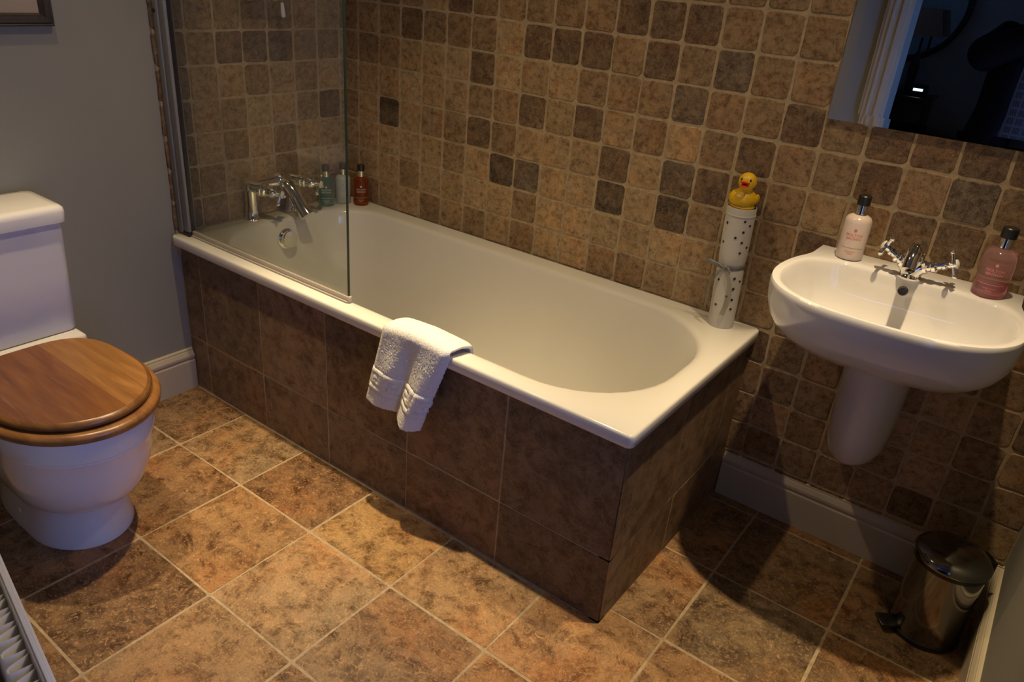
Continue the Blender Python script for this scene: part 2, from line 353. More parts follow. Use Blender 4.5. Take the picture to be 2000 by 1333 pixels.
for key, u0, u1, v0, v1 in high:
    hs.append(xf(tile_shape(u1 - u0 - .005, v1 - v0 - .005, TT, rn, .002, .0012, .009), at_plane(FB, (0, TT, 0)) @ Matrix.Translation(((u0 + u1) / 2, (v0 + v1) / 2, 0))))
o = obj('upper_wall_tiles', merge(*hs), M['wall_tile'], wall_back, True, 25); o.color = (*MIDB, 1); o['kind'] = 'stuff'

wall_left = struct('wall_left', box(-0.14, -0.001, -1.9, 0.14, 0, CEIL), M['paint'], 'grey-green painted wall with tiled end above the bath', 'wall')
bed = obj('tile_bed', box(-0.001, 0.0078, -0.733, 0.004, 0.50, CEIL), M['grout'], wall_left, False)
ly = [-0.738, -0.631, -0.532, -0.433, -0.335, -0.230, -0.128, -0.026, 0.004]
cells = []; high = []
for i in range(len(ly) - 1):
    for r in range(-12, 7):
        v1, v0 = ZA - r * PZ, ZA - (r + 1) * PZ; v0 = max(v0, 0.52); v1 = min(v1, CEIL)
        if v1 - v0 < .015: continue
        (high if v0 > 1.40 or v1 < .57 else cells).append(((i, r), ly[i], ly[i + 1], v0, v1))
def left_col(key, rnd):
    i, r = key
    if i == 0: return tone(DKB, rnd.uniform(.75, 1.0))
    d = {(2, 0): DKB, (1, 0): MIDB, (3, 0): DKB, (4, 0): DKB, (6, 2): DKB, (5, -1): MIDB, (1, 4): MIDB, (3, -2): MIDB, (2, 3): MIDB}
    return tone(d.get(key, TAN if rnd.random() < .6 else MIDB), rnd.uniform(.85, 1.1))
place_tiles(cells, TT, M['wall_tile'], wall_left, 'wall_tile', at_plane(FL, (0.001, 0, 0)), left_col)
hs = [xf(tile_shape(u1 - u0 - .005, v1 - v0 - .005, TT, rn, .002, .0012, .009), at_plane(FL, (0.001, 0, 0)) @ Matrix.Translation(((u0 + u1) / 2, (v0 + v1) / 2, 0))) for key, u0, u1, v0, v1 in high]
o = obj('upper_wall_tiles', merge(*hs), M['wall_tile'], wall_left, True, 25); o.color = (*MIDB, 1); o['kind'] = 'stuff'

def fy(x): return -1.90 - 0.19 * (x - 1.40)                                    # slanted door wall
DX0, DX1, DZ = 1.505, 2.33, 2.02                                              # door opening
def slab(x0, x1, z0, z1, d0=0.0, d1=0.14):
    v = []
    for z in (z0, z1):
        for (x, d) in ((x0, d0), (x1, d0), (x1, d1), (x0, d1)): v.append((x, fy(x) - d, z))
    return v, [(0, 3, 2, 1), (4, 5, 6, 7), (0, 1, 5, 4), (1, 2, 6, 5), (2, 3, 7, 6), (3, 0, 4, 7)]
struct('wall_front', slab(-0.14, DX0, 0, CEIL), M['paint'], 'grey-green painted wall behind the radiator, seen in the mirror', 'wall')
struct('wall_front_right', slab(DX1, XR + .12, 0, CEIL), M['paint'], 'narrow grey-green wall between the doorway and the side wall', 'wall')
struct('wall_front_top', slab(DX0, DX1, DZ, CEIL), M['paint'], 'grey-green wall above the open doorway', 'wall')
struct('wall_right', merge(box(XR, XR + .12, WY1, 0.14, 0, CEIL), box(XR, XR + .12, -2.25, WY0, 0, CEIL), box(XR, XR + .12, WY0, WY1, 0, WZ0), box(XR, XR + .12, WY0, WY1, WZ1, CEIL)), M['paint'], 'grey painted side wall beside the pedal bin', 'wall')
struct('ceiling', box(-0.14, XR + .12, -2.3, 0.14, CEIL, CEIL + .1), M['ceil'], 'plain pale ceiling of the bathroom', 'ceiling')
floor = struct('floor', box(-0.14, XR + .12, -2.28, 0.14, -0.08, -0.0012), M['grout'], 'brown stone tiled bathroom floor with pale joints', 'floor')
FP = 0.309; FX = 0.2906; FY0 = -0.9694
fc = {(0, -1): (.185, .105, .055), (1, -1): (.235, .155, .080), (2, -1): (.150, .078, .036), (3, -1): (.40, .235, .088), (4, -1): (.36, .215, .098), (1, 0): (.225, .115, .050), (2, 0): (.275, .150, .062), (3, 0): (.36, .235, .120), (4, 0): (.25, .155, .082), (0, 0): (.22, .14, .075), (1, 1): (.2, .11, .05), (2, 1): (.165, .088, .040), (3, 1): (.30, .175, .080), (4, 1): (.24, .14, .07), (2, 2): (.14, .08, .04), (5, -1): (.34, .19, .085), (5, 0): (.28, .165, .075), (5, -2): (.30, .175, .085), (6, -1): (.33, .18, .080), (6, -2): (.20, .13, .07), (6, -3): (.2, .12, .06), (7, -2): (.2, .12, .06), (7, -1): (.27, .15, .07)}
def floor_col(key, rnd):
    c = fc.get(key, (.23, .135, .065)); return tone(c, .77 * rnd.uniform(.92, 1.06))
cells = []
for i in range(0, 9):
    for j in range(-4, 5):
        u0, u1 = FX + (i - 1) * FP, FX + i * FP; v1, v0 = FY0 - (j) * FP, FY0 - (j + 1) * FP
        u0, u1 = max(u0, 0), min(u1, XR); v0, v1 = max(v0, -2.24), min(v1, 0)
        if u1 < 1.69 and v0 > -0.73: continue
        if u1 - u0 < .02 or v1 - v0 < .02: continue
        if u1 < 1.69: v1 = min(v1, -0.725)
        cells.append(((i, j), u0, u1, v0, v1))
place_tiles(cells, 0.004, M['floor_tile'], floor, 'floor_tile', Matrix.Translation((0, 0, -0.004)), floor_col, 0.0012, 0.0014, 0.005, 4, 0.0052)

# skirting boards
def skirting(name, pts_frame, L, label):
    prof = [(0, 0), (.018, 0), (.018, .108), (.0145, .113), (.0145, .118), (.018, .122), (.018, .130), (.012, .142), (.009, .146), (.009, .150), (.004, .154), (0, .154)]
    rings = [[(s, d, z) for d, z in prof] for s in (0, L)]
    return struct(name, xf(loft(rings, True, True, True), pts_frame), M['cream'], label, 'skirting board')
skirting('baseboard_back', Matrix(((1, 0, 0, 1.692), (0, -1, 0, TT - .001), (0, 0, 1, 0), (0, 0, 0, 1))), XR - 1.692, 'cream moulded skirting board under the wash basin')
skirting('baseboard_left', Matrix(((0, 1, 0, 0), (1, 0, 0, -1.64), (0, 0, 1, 0), (0, 0, 0, 1))), 1.64 - 0.727, 'cream moulded skirting board between toilet and bath')
skirting('baseboard_right', Matrix(((0, -1, 0, XR), (1, 0, 0, -2.08), (0, 0, 1, 0), (0, 0, 0, 1))), 2.08 - .012, 'cream moulded skirting board beside the pedal bin')
# door architrave
def arch_piece(x0, x1, z0, z1):
    n = 0.0; ps = []
    for a, b, d in ((0, 1, .014), (.12, .88, .019), (.3, .42, .024), (.62, .86, .026)):
        if z1 - z0 > x1 - x0: ps.append(slab(x0 + (x1 - x0) * a, x0 + (x1 - x0) * b, z0, z1, -d, 0))
        else: ps.append(slab(x0, x1, z0 + (z1 - z0) * a, z0 + (z1 - z0) * b, -d, 0))
    return merge(*ps)
t1 = struct('trim_1', merge(arch_piece(DX0 - .105, DX0, 0, DZ + .1), arch_piece(DX1 + .09, DX1, 0, DZ + .1), arch_piece(DX0, DX1, DZ, DZ + .1)), M['cream'], 'cream moulded door surround reflected in the mirror', 'door frame')
# window in the right-hand wall
wn = thing('window_1', 'white framed window in the side wall letting in blue evening light', 'window', (XR, (WY0 + WY1) / 2, WZ0), None, 'structure')
fw = .05
obj('window_frame', merge(rbox(XR + .03, XR + .09, WY0, WY0 + fw, WZ0, WZ1, .004, 2), rbox(XR + .03, XR + .09, WY1 - fw, WY1, WZ0, WZ1, .004, 2), rbox(XR + .03, XR + .09, WY0 + fw, WY1 - fw, WZ0, WZ0 + fw, .004, 2), rbox(XR + .03, XR + .09, WY0 + fw, WY1 - fw, WZ1 - fw, WZ1, .004, 2), rbox(XR + .035, XR + .085, (WY0 + WY1) / 2 - .018, (WY0 + WY1) / 2 + .018, WZ0 + fw, WZ1 - fw, .004, 2)), M['white'], wn)
for a, b in ((WY0 + fw, (WY0 + WY1) / 2 - .018), ((WY0 + WY1) / 2 + .018, WY1 - fw)):
    obj('pane', box(XR + .058, XR + .062, a, b, WZ0 + fw, WZ1 - fw), M['pane'], wn, False)
obj('window_sill', rbox(XR - .03, XR + .03, WY0 - .02, WY1 + .02, WZ0 - .03, WZ0 + .002, .004, 2), M['white'], wn)

# ceiling downlights: fitting and its own light
for k, (lx, ly_, wt, wsp) in enumerate(LAMPS):
    where = ['over the bath', 'over the toilet', 'over the wash basin', 'over the middle of the floor'][k]
    t = thing('ceiling_downlight', 'small recessed ceiling downlight ' + where, 'downlight', (lx, ly_, CEIL), 'recessed ceiling downlights')
    obj('trim_ring', lathe([(.030, -.001), (.030, -.006), (.040, -.007), (.045, -.003), (.045, 0)], 32, (lx, ly_, CEIL)), M['chrome'], t)
    obj('lamp_lens', lathe([(0, -.003), (.030, -.003), (.030, -.001), (0, -.001)], 24, (lx, ly_, CEIL)), M['bulb'], t)
    for nm, en, cone in (('core_beam', wt, CORE), ('spill_beam', wsp, SPILL)):
        ld = bpy.data.lights.new(nm, 'SPOT'); ld.energy = en; ld.color = WARM; ld.spot_size = math.radians(cone); ld.spot_blend = 1.0; ld.shadow_soft_size = 0.022
        lo = bpy.data.objects.new(nm, ld); C.objects.link(lo); lo.location = (lx, ly_, CEIL - .03)
        lo.parent = t; lo.matrix_parent_inverse = Matrix.Translation((-lx, -ly_, -CEIL))

# ------------------------------------------------------------------ bathtub
PX1 = 1.690; PYF = -0.725                                                     # tiled panel faces
bt = thing('bathtub', 'long white enamel bathtub set in a brown stone tiled surround', 'bathtub', (0.85, -0.37, 0))
def br(x0, x1, y0, y1, rs, z): return rrect(x0, x1, y0, y1, rs, z, 10, 10)
OX0, OX1, OY0, OY1 = 0.012, 1.708, -0.757, -0.002
IX0, IX1, IY0, IY1 = 0.105, 1.640, -0.690, -0.078
ir = (.26, .17, .17, .26)
rings = [br(OX0 + .02, OX1 - .02, OY0 + .02, OY1, .012, .5395), br(OX0, OX1 - .003, OY0 + .003, OY1, .014, .5395), br(OX0, OX1, OY0, OY1, .015, .543), br(OX0, OX1, OY0, OY1, .015, .567),
         br(OX0, OX1 - .0015, OY0 + .0015, OY1, .014, .5712), br(OX0 + .002, OX1 - .0055, OY0 + .0055, OY1 - .001, .012, .5735),
         br(IX0 - .022, IX1 + .022, IY0 - .018, IY1 + .022, (.28, .18, .18, .28), .5725), br(IX0 - .010, IX1 + .010, IY0 - .008, IY1 + .010, ir, .5705), br(IX0 - .003, IX1 + .003, IY0 - .002, IY1 + .003, ir, .566), br(IX0, IX1, IY0, IY1, ir, .559)]
BX0, BX1, BY0, BY1 = .22, 1.33, -.565, -.195
for f, d in ((.05, .10), (.12, .25), (.20, .42), (.29, .58), (.40, .73), (.53, .85), (.68, .935), (.84, .98), (1.0, 1.0)):
    L = lambda a, b: a + (b - a) * f
    rings.append(br(L(IX0, BX0), L(IX1, BX1), L(IY0, BY0), L(IY1, BY1), tuple(q + (.13 - q) * f for q in ir), .559 - .40 * d))
obj('tub', loft(rings, True, False, True), M['enamel'], bt, True, 60)
ov = obj('overflow', lathe([(.0, .002), (.034, .002), (.036, .006), (.036, .010), (.026, .012), (.026, .022)], 36, (.108, -.385, .505), (1, 0, .12)), M['chrome'], bt)
obj('overflow_knob', lathe([(.018, .012), (.029, .014), (.031, .017), (.031, .030), (.029, .033), (0, .034)], 36, (.108, -.385, .505), (1, 0, .12)), M['chrome'], ov)
obj('waste', lathe([(.03, .0), (.034, .003), (.03, .006), (0, .004)], 32, (.40, -.38, .159)), M['chrome'], bt)

# tiled surround of the bath: carcass and large stone tiles
su = thing('bath_surround', 'brown stone tiled front and end panels boxing in the bath', 'bath panel', (0.85, -0.5, 0))
TP = 0.010
obj('carcass', merge(box(0.002, PX1 - .0015, PYF + .0015, PYF + TP + .02, 0, .531), box(PX1 - TP - .02, PX1 - .0015, PYF + .0015, -.002, 0, .531)), M['grout'], su, False)
fxs = [0.003, 0.100, 0.404, 0.708, 1.034, 1.362, PX1 - .0005]
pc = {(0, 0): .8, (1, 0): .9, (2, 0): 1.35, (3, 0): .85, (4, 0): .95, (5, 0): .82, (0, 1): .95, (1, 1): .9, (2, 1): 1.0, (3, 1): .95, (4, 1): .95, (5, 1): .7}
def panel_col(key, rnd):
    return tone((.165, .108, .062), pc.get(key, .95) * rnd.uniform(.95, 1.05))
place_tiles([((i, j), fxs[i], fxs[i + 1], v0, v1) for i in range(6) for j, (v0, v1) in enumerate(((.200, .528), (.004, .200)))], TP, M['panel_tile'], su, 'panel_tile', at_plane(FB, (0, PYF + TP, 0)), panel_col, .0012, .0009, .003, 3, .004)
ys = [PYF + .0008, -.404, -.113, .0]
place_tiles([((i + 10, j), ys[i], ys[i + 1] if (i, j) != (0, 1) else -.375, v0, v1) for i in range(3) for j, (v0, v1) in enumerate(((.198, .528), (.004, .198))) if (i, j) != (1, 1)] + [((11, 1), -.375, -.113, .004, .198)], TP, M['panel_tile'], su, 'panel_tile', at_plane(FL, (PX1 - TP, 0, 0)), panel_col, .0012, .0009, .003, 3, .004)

# ------------------------------------------------------------------ shower screen
ss = thing('shower_screen', 'clear glass bath shower screen with satin aluminium wall profile', 'shower screen', (0.03, -.708, .575))
YS = -.708; ZT = 1.96
obj('wall_profile', merge(rbox(.011, .036, YS - .020, YS + .016, .580, ZT, .003, 2)), M['alu'], ss)
obj('pivot_post', rbox(.0365, .066, YS - .016, YS + .013, .586, ZT, .004, 3), M['alu'], ss)
obj('post_gasket', rbox(.0645, .0690, YS - .007, YS + .007, .588, ZT - .01, .001, 1), M['black'], ss)
obj('post_foot', rbox(.012, .068, YS - .019, YS + .015, .5738, .586, .003, 2), M['black'], ss)
obj('screw_cap', lathe([(.006, 0), (.006, .003), (.004, .005), (0, .005)], 16, (.022, YS - .020, 1.243), (0, -1, 0)), M['black'], ss)
gp = [(.064, .590), (.792, .590), (.792, 1.70)] + [(.792 - .20 * (1 - math.cos(a)), 1.70 + .24 * math.sin(a)) for a in [i * PI / 16 for i in range(1, 9)]] + [(.064, 1.94)]
obj('glass_pane', loft([[(x, YS - .003, z) for x, z in gp], [(x, YS + .003, z) for x, z in gp]], False, True, True), M['glass'], ss, False)
obj('glass_edge', loft([[(.792, YS - .003, .590), (.7945, YS - .003, .590), (.7945, YS + .003, .590), (.792, YS + .003, .590)], [(.792, YS - .003, 1.70), (.7945, YS - .003, 1.70), (.7945, YS + .003, 1.70), (.792, YS + .003, 1.70)]], True, True, True), M['glassedge'], ss, False)
obj('bottom_seal', merge(rbox(.066, .800, YS - .006, YS + .006, .5742, .592, .002, 2), box(.066, .795, YS - .010, YS - .006, .5742, .578)), M['seal'], ss)

# ------------------------------------------------------------------ taps
def cross_handle(parent, c, d, s=1.0, disc=True):
    c = Vector(c); d = Vector(d).normalized(); u = d.orthogonal().normalized(); v = d.cross(u)
    u, v = (u * .92 + v * .38).normalized(), None; v = d.cross(u)
    ps = [cyl(c - d * .010 * s, c + d * .006 * s, .0075 * s, 16)]
    for q in (u, v, -u, -v):
        ps.append(cyl(c, c + q * .024 * s, .0042 * s, 12, .0034 * s)); ps.append(sph(tuple(c + q * .025 * s), .0055 * s, 12, 8))
    h = obj('cross_handle', merge(*ps), M['chrome'], parent)
    obj('ceramic_disc', lathe([(.0095 * s, .005 * s), (.0098 * s, .007 * s), (.007 * s, .0095 * s), (0, .0105 * s)], 20, tuple(c), tuple(d)), M['ceramic'], h)
    return h
def bonnet(c0, c1, r, fat=0.0):
    c0 = Vector(c0); c1 = Vector(c1); L = (c1 - c0).length
    if fat: return lathe([(r, 0), (r, L * .30), (r * 1.25, L * .34), (r * 1.25, L * .42), (r * 1.05, L * .45), (r * 1.2, L * .48), (r * 1.2, L * .54), (r * .95, L * .58), (r * .9, L * .68), (r * 1.0, L * .72), (r * .9, L * .80), (r * .5, L * .88), (r * .45, L)], 24, tuple(c0), tuple(c1 - c0))
    return lathe([(r, 0), (r, L * .12), (r * 1.35, L * .16), (r * 1.35, L * .24), (r, L * .28), (r * .95, L * .36), (r * 1.25, L * .40), (r * 1.25, L * .50), (r * .8, L * .56), (r * .75, L * .66), (r * .95, L * .70), (r * .9, L * .78), (r * .5, L * .84), (r * .45, L)], 24, tuple(c0), tuple(c1 - c0))
mx = thing('bath_mixer_tap', 'chrome bath filler tap with white-centred cross handles on the bath end', 'tap', (.04, -.38, .5735))
p1 = (.043, -.468); p2 = (.036, -.293)
for q in (p1, p2):
    obj('pillar', lathe([(.030, .5735), (.030, .580), (.025, .585), (.021, .60), (.0195, .64), (.0205, .675), (.0225, .69), (.021, .703), (.013, .712), (0, .715)], 28, (q[0], q[1], 0)), M['chrome'], mx)
obj('bridge_bar', tube([(p1[0], p1[1], .690), (.042, -.42, .693), (.042, -.34, .693), (p2[0], p2[1], .690)], [.020, .0185, .021, .020], 18), M['chrome'], mx)
for q in (p1, p2):
    e = (q[0] + .098, q[1] + .047, .678 if q is p1 else .684)
    obj('valve_bonnet', bonnet((q[0], q[1], .694), e, .0205, 1), M['chrome'], mx)
    cross_handle(mx, e, (.098, .047, -.01), 1.35)
obj('spout', tube([(.043, -.345, .690), (.075, -.341, .686), (.112, -.336, .655), (.142, -.331, .615), (.165, -.327, .590)], [.023, .023, .021, .0235, .027], 20, 6, .78), M['chrome'], mx)
obj('spout_boss', sph((.043, -.345, .700), (.026, .026, .024)), M['chrome'], mx)

sv = thing('shower_valve', 'chrome wall-mounted shower valve with white ceramic lever handle behind the glass', 'shower valve', (.012, -.34, 1.31))
obj('valve_body', merge(tube([(.055, -.425, 1.302), (.055, -.27, 1.302)], .020, 20, 1), cyl((.012, -.40, 1.302), (.055, -.40, 1.302), .014), cyl((.012, -.30, 1.302), (.055, -.30, 1.302), .014), lathe([(.03, 0), (.03, .004), (.016, .008)], 24, (.011, -.40, 1.302), (1, 0, 0)), lathe([(.03, 0), (.03, .004), (.016, .008)], 24, (.011, -.30, 1.302), (1, 0, 0))), M['chrome'], sv)
obj('valve_dial', lathe([(.022, 0), (.026, .004), (.026, .016), (.02, .02), (0, .021)], 28, (.055, -.44, 1.302), (0, -1, 0)), M['chrome'], sv)
lv = obj('lever', merge(cyl((.062, -.314, 1.300), (.066, -.314, 1.272), .006), sph((.062, -.314, 1.302), .011)), M['chrome'], sv)
obj('lever_grip', lathe([(.0045, 0), (.0055, .004), (.0075, .034), (.0072, .043), (.004, .046), (0, .0465)], 18, (.066, -.314, 1.274), (.004, 0, -.045)), M['ceramic'], lv)
obj('riser_pipe', tube([(.055, -.35, 1.32), (.055, -.35, 1.95), (.075, -.35, 2.02), (.14, -.35, 2.04), (.20, -.35, 2.03)], .010, 14), M['chrome'], sv)
obj('shower_rose', lathe([(.010, 0), (.013, .02), (.03, .035), (.085, .052), (.09, .058), (.088, .064), (0, .066)], 36, (.20, -.35, 2.035), (.05, 0, -1)), M['chrome'], sv)

# ------------------------------------------------------------------ wash basin
CX = 2.040
half = [(.230, 0.0), (.231, -.050), (.232, -.085), (.238, -.115), (.249, -.150), (.258, -.195), (.2625, -.245), (.259, -.300), (.244, -.350), (.214, -.395), (.170, -.428), (.118, -.447), (.060, -.455), (0, -.457)]
def ring_from(hf, k=5):
    pts = [Vector((x, y, 0)) for x, y in hf]; sp = smooth_path(pts, k)
    r = [(p.x, p.y) for p in sp]; l = [(-p.x, p.y) for p in reversed(sp[:-1])]
    return r + l
outl = ring_from(half); NB = len(outl)
wb = thing('wash_basin', 'white ceramic wall-hung wash basin with semi pedestal below the mirror', 'wash basin', (CX, 0, .3))
def bring(sx, sy, z, dy=0.0): return [(CX + x * sx, min(y * sy + dy, TT * 0 - .001), z) for x, y in outl]
ihalf = [(0, -.092), (.080, -.094), (.150, -.101), (.205, -.124), (.232, -.170), (.241, -.230), (.239, -.290), (.222, -.345), (.190, -.388), (.145, -.417), (.095, -.432), (.045, -.438), (0, -.4395)]
# inner opening sampled to the same count, matched by angle about the bowl centre
def resample(target, center, n_src):
    sp = smooth_path([Vector((x, y, 0)) for x, y in target], 12); full = [(p.x, p.y) for p in sp] + [(-p.x, p.y) for p in reversed(sp[1:-1])]
    angs = [(math.atan2(y - center[1], x - center[0]), x, y) for x, y in full]; angs.sort(); out = []
    for (x, y) in n_src:
        a = math.atan2(y - center[1], x - center[0])
        for i in range(len(angs)):
            a0 = angs[i - 1][0] - (2 * PI if i == 0 else 0); a1 = angs[i][0]
            if a0 <= a <= a1 or (i == 0 and a >= angs[-1][0]):
                if i == 0 and a >= angs[-1][0]: a -= 2 * PI
                t = (a - a0) / max(a1 - a0, 1e-9); out.append((angs[i - 1][1] + (x_ := angs[i][1] - angs[i - 1][1]) * t, angs[i - 1][2] + (angs[i][2] - angs[i - 1][2]) * t)); break
        else: out.append(angs[-1][1:])
    return out
# close the back of the outline so angles sweep all round
back = [(-.230 + .46 * i / 12, 0.0) for i in range(1, 12)]
outl = outl + back; NB = len(outl)
inn = resample(ihalf, (0, -.26), outl)
ZB = .853
bc = (0, -.27)
def iring(s, z, c=bc): return [(CX + c[0] + (x - c[0]) * s, c[1] + (y - c[1]) * s, z) for x, y in inn]
def mixr(a, b, t): return [tuple(p[i] + (q[i] - p[i]) * t for i in range(3)) for p, q in zip(a, b)]
def zr(r, z): return [(p[0], p[1], z) for p in r]
top_o = bring(.993, .993, ZB); top_i = iring(1.0, ZB)
rings = [bring(.30, .26, .664), bring(.50, .45, .668), bring(.68, .64, .682), bring(.82, .80, .705), bring(.915, .905, .738), bring(.97, .965, .772), bring(.994, .992, .805), bring(1.0, 1.0, .832), bring(1.0, 1.0, .842), bring(.998, .998, .849), top_o,
         zr(mixr(top_o, top_i, .5), ZB), zr(mixr(top_o, top_i, .85), ZB - .0005), zr(mixr(top_o, top_i, 1.0), ZB - .003), iring(.985, ZB - .010), iring(.965, ZB - .030), iring(.93, ZB - .062), iring(.86, ZB - .095), iring(.74, ZB - .122), iring(.56, ZB - .140), iring(.34, ZB - .149), iring(.10, ZB - .153)]
obj('basin_bowl', loft(rings, True, True, True), M['ceramic'], wb, True, 60)
pr = []
for z, a, b_ in ((.70, .085, .175), (.60, .083, .170), (.50, .080, .163), (.42, .077, .155), (.37, .073, .146), (.345, .066, .133), (.325, .052, .108), (.315, .034, .075), (.311, .012, .03)):
    pr.append([(CX - .008 + a * math.cos(PI * i / 24), -.001 - b_ * (math.sin(PI * i / 24) ** .85), z) for i in range(25)] + [(CX - .008 - a + 2 * a * i / 6, -.001, z) for i in range(1, 6)])
obj('semi_pedestal', loft(pr, True, True, True), M['ceramic'], wb, True, 60)
obj('overflow_ring', merge(lathe([(.008, .0), (.0115, .0), (.0118, .003), (.010, .005), (.008, .003), (.0075, -.004), (0, -.004)], 24, (CX - .003, -.1165, .826), (0, -1, .35))), M['bronze'], wb)
obj('basin_waste', lathe([(.02, 0), (.022, .003), (.018, .005), (0, .003)], 28, (CX, -.27, ZB - .153)), M['chrome'], wb)
tp = thing('basin_mixer_tap', 'chrome basin tap with two white-centred cross handles', 'tap', (2.037, -.082, ZB))
TX, TY = 2.037, -.088
obj('tap_base', lathe([(.027, 0), (.027, .004), (.022, .008), (.018, .016), (.019, .03), (.021, .045), (.018, .058), (.010, .064), (0, .066)], 28, (TX, TY, ZB)), M['chrome'], tp)
for sgn, e in ((-1, (1.970, -.090, .913)), (1, (2.117, -.090, .909))):
    obj('valve_bonnet', bonnet((TX + sgn * .012, TY, ZB + .027), e, .0118), M['chrome'], tp)
    cross_handle(tp, e, (sgn * .066, 0.0, .028), 1.12)
obj('tap_body', loft([[(TX + a * math.cos(2 * PI * i / 32), TY + b_ * math.sin(2 * PI * i / 32), ZB + z) for i in range(32)] for z, a, b_ in ((.004, .022, .021), (.014, .024, .0195), (.026, .036, .0180), (.036, .046, .0150), (.040, .040, .011))], True, True, True), M['chrome'], tp)
obj('spout', tube([(TX, TY + .012, ZB + .035), (TX - .001, TY + .010, ZB + .066), (TX, TY - .018, ZB + .080), (TX + .001, TY - .058, ZB + .066), (TX + .002, TY - .080, ZB + .040)], [.018, .0195, .019, .016, .0145], 20, 6), M['chrome'], tp)

# ------------------------------------------------------------------ mirror
mr = thing('wall_mirror', 'large frameless rectangular mirror on the tiles above the wash basin', 'mirror', (2.05, -.01, 1.163))
mx0, mx1, mz0, mz1, bv = 1.743, 2.343, 1.163, 1.90, .022
def rc(a, y): return [(mx0 + a, y, mz0 + a), (mx1 - a, y, mz0 + a), (mx1 - a, y, mz1 - a), (mx0 + a, y, mz1 - a)]
obj('mirror_glass', (lambda q: q)(loft([rc(0, -.002), rc(0, -.0085), rc(bv, -.0100)], True, True, True)), M['mirror'], mr, False)
for x in (mx0 + .1, mx1 - .1): obj('mirror_clip', rbox(x - .012, x + .012, -.0085, -.001, mz0 - .003, mz0 - .0005, .0005, 1), M['chrome'], mr)

# ------------------------------------------------------------------ bottles
def text_on_bottle(parent, s, size, mat, c, r, zc, face, name='print', sx=1.0):
    cu = bpy.data.curves.new('lettering', 'FONT'); cu.body = s; cu.size = size; cu.align_x = 'CENTER'; cu.align_y = 'CENTER'; cu.extrude = 0.0; cu.resolution_u = 2
    to = bpy.data.objects.new('lettering', cu); C.objects.link(to); bpy.context.view_layer.update()
    me = bpy.data.meshes.new_from_object(to.evaluated_get(bpy.context.evaluated_depsgraph_get())); bpy.data.objects.remove(to)
    for v in me.vertices:
        a = face + v.co.x * sx / r; rr = r + .0004
        v.co = (c[0] + rr * math.cos(a), c[1] + rr * math.sin(a), zc + v.co.y)
    me.materials.clear(); me.materials.append(mat); o = bpy.data.objects.new(name, me); C.objects.link(o); setp(o, parent); return o
def patch(c, r, face, half_ang, z0, z1, n=8):
    return loft([[(c[0] + (r + .0004) * math.cos(face + half_ang * (2 * i / n - 1)), c[1] + (r + .0004) * math.sin(face + half_ang * (2 * i / n - 1)), z) for i in range(n + 1)] for z in (z0, z1)], False)
def bottle(name, label, c, z0, r, h, mat, kind, cap=.6, group='hand wash and lotion bottles', pr=None, pr2=None, liquidlevel=None):
    t = thing(name, label, 'bottle', (c[0], c[1], z0), group)
    hb = h * .70
    obj('bottle_body', lathe([(r * .80, 0), (r * .97, .002), (r, .006), (r, hb * .84), (r * .96, hb * .90), (r * .84, hb * .955), (r * .62, hb * .99), (r * .42, hb), (r * .40, hb + .003)], 36, (c[0], c[1], z0)), mat, t)
    if liquidlevel: obj('liquid', lathe([(r * .78, .004), (r * .93, .007), (r * .94, hb * liquidlevel), (0, hb * liquidlevel)], 32, (c[0], c[1], z0)), M['pinkdeep'], t)
    obj('collar', lathe([(r * .40, hb + .001), (r * .44, hb + .002), (r * .44, hb + h * .15), (r * .40, hb + h * .155)], 28, (c[0], c[1], z0)), M['chrome'], t)
    obj('cap', lathe([(r * .46, hb + h * .15), (r * .48, hb + h * .155), (r * .48, h - .002), (r * .42, h), (0, h)], 28, (c[0], c[1], z0)), M['black'], t)
    fa = math.atan2(_t[1] - c[1], _t[0] - c[0])
    if pr:
        em = obj('emblem', lathe([(.0035, 0), (.0035, .0003), (0, .0003)], 12, (c[0] + (r + .0002) * math.cos(fa), c[1] + (r + .0002) * math.sin(fa), z0 + hb * .70), (math.cos(fa), math.sin(fa), 0)), pr, t)
        text_on_bottle(t, 'MOLTON\nBROWN', .0092, pr, c, r, z0 + hb * .545, fa, 'brand_lettering', 1.0)
        obj('label_line', patch(c, r, fa, .85, z0 + hb * .290, z0 + hb * .300), pr2 or pr, t)
        text_on_bottle(t, 'body lotion\n300ml', .0055, pr, c, r, z0 + hb * .19, fa, 'small_lettering', 1.0)
    return t
bottle('lotion_bottle', 'pale pink lotion bottle with coral lettering at the left of the basin', (1.888, -.055), ZB, .0315, .158, M['pinklotion'], 0, pr=M['coral'], pr2=M['greyprint'])
bottle('hand_wash_bottle', 'clear pink hand wash bottle at the right end of the basin', (2.198, -.062), ZB, .0345, .158, M['pinkliq'], 0, pr=M['roseprint'], pr2=M['roseprint'], liquidlevel=.28)
bottle('shower_gel_bottle', 'green shower gel bottle beside the bath tap, behind the glass', (.060, -.150), RIM, .0285, .152, M['teal'], 0, pr=M['paleprint'], pr2=M['paleprint'])
bottle('body_lotion_bottle', 'cream lotion bottle between the green and amber bottles', (.072, -.078), RIM, .0285, .152, M['lotion'], 0, pr=M['greyprint'], pr2=M['greyprint'])
bottle('bath_oil_bottle', 'amber brown bottle in the bath corner outside the glass edge', (.132, -.042), RIM, .0285, .152, M['amber'], 0, pr=M['paleprint'], pr2=M['paleprint'])

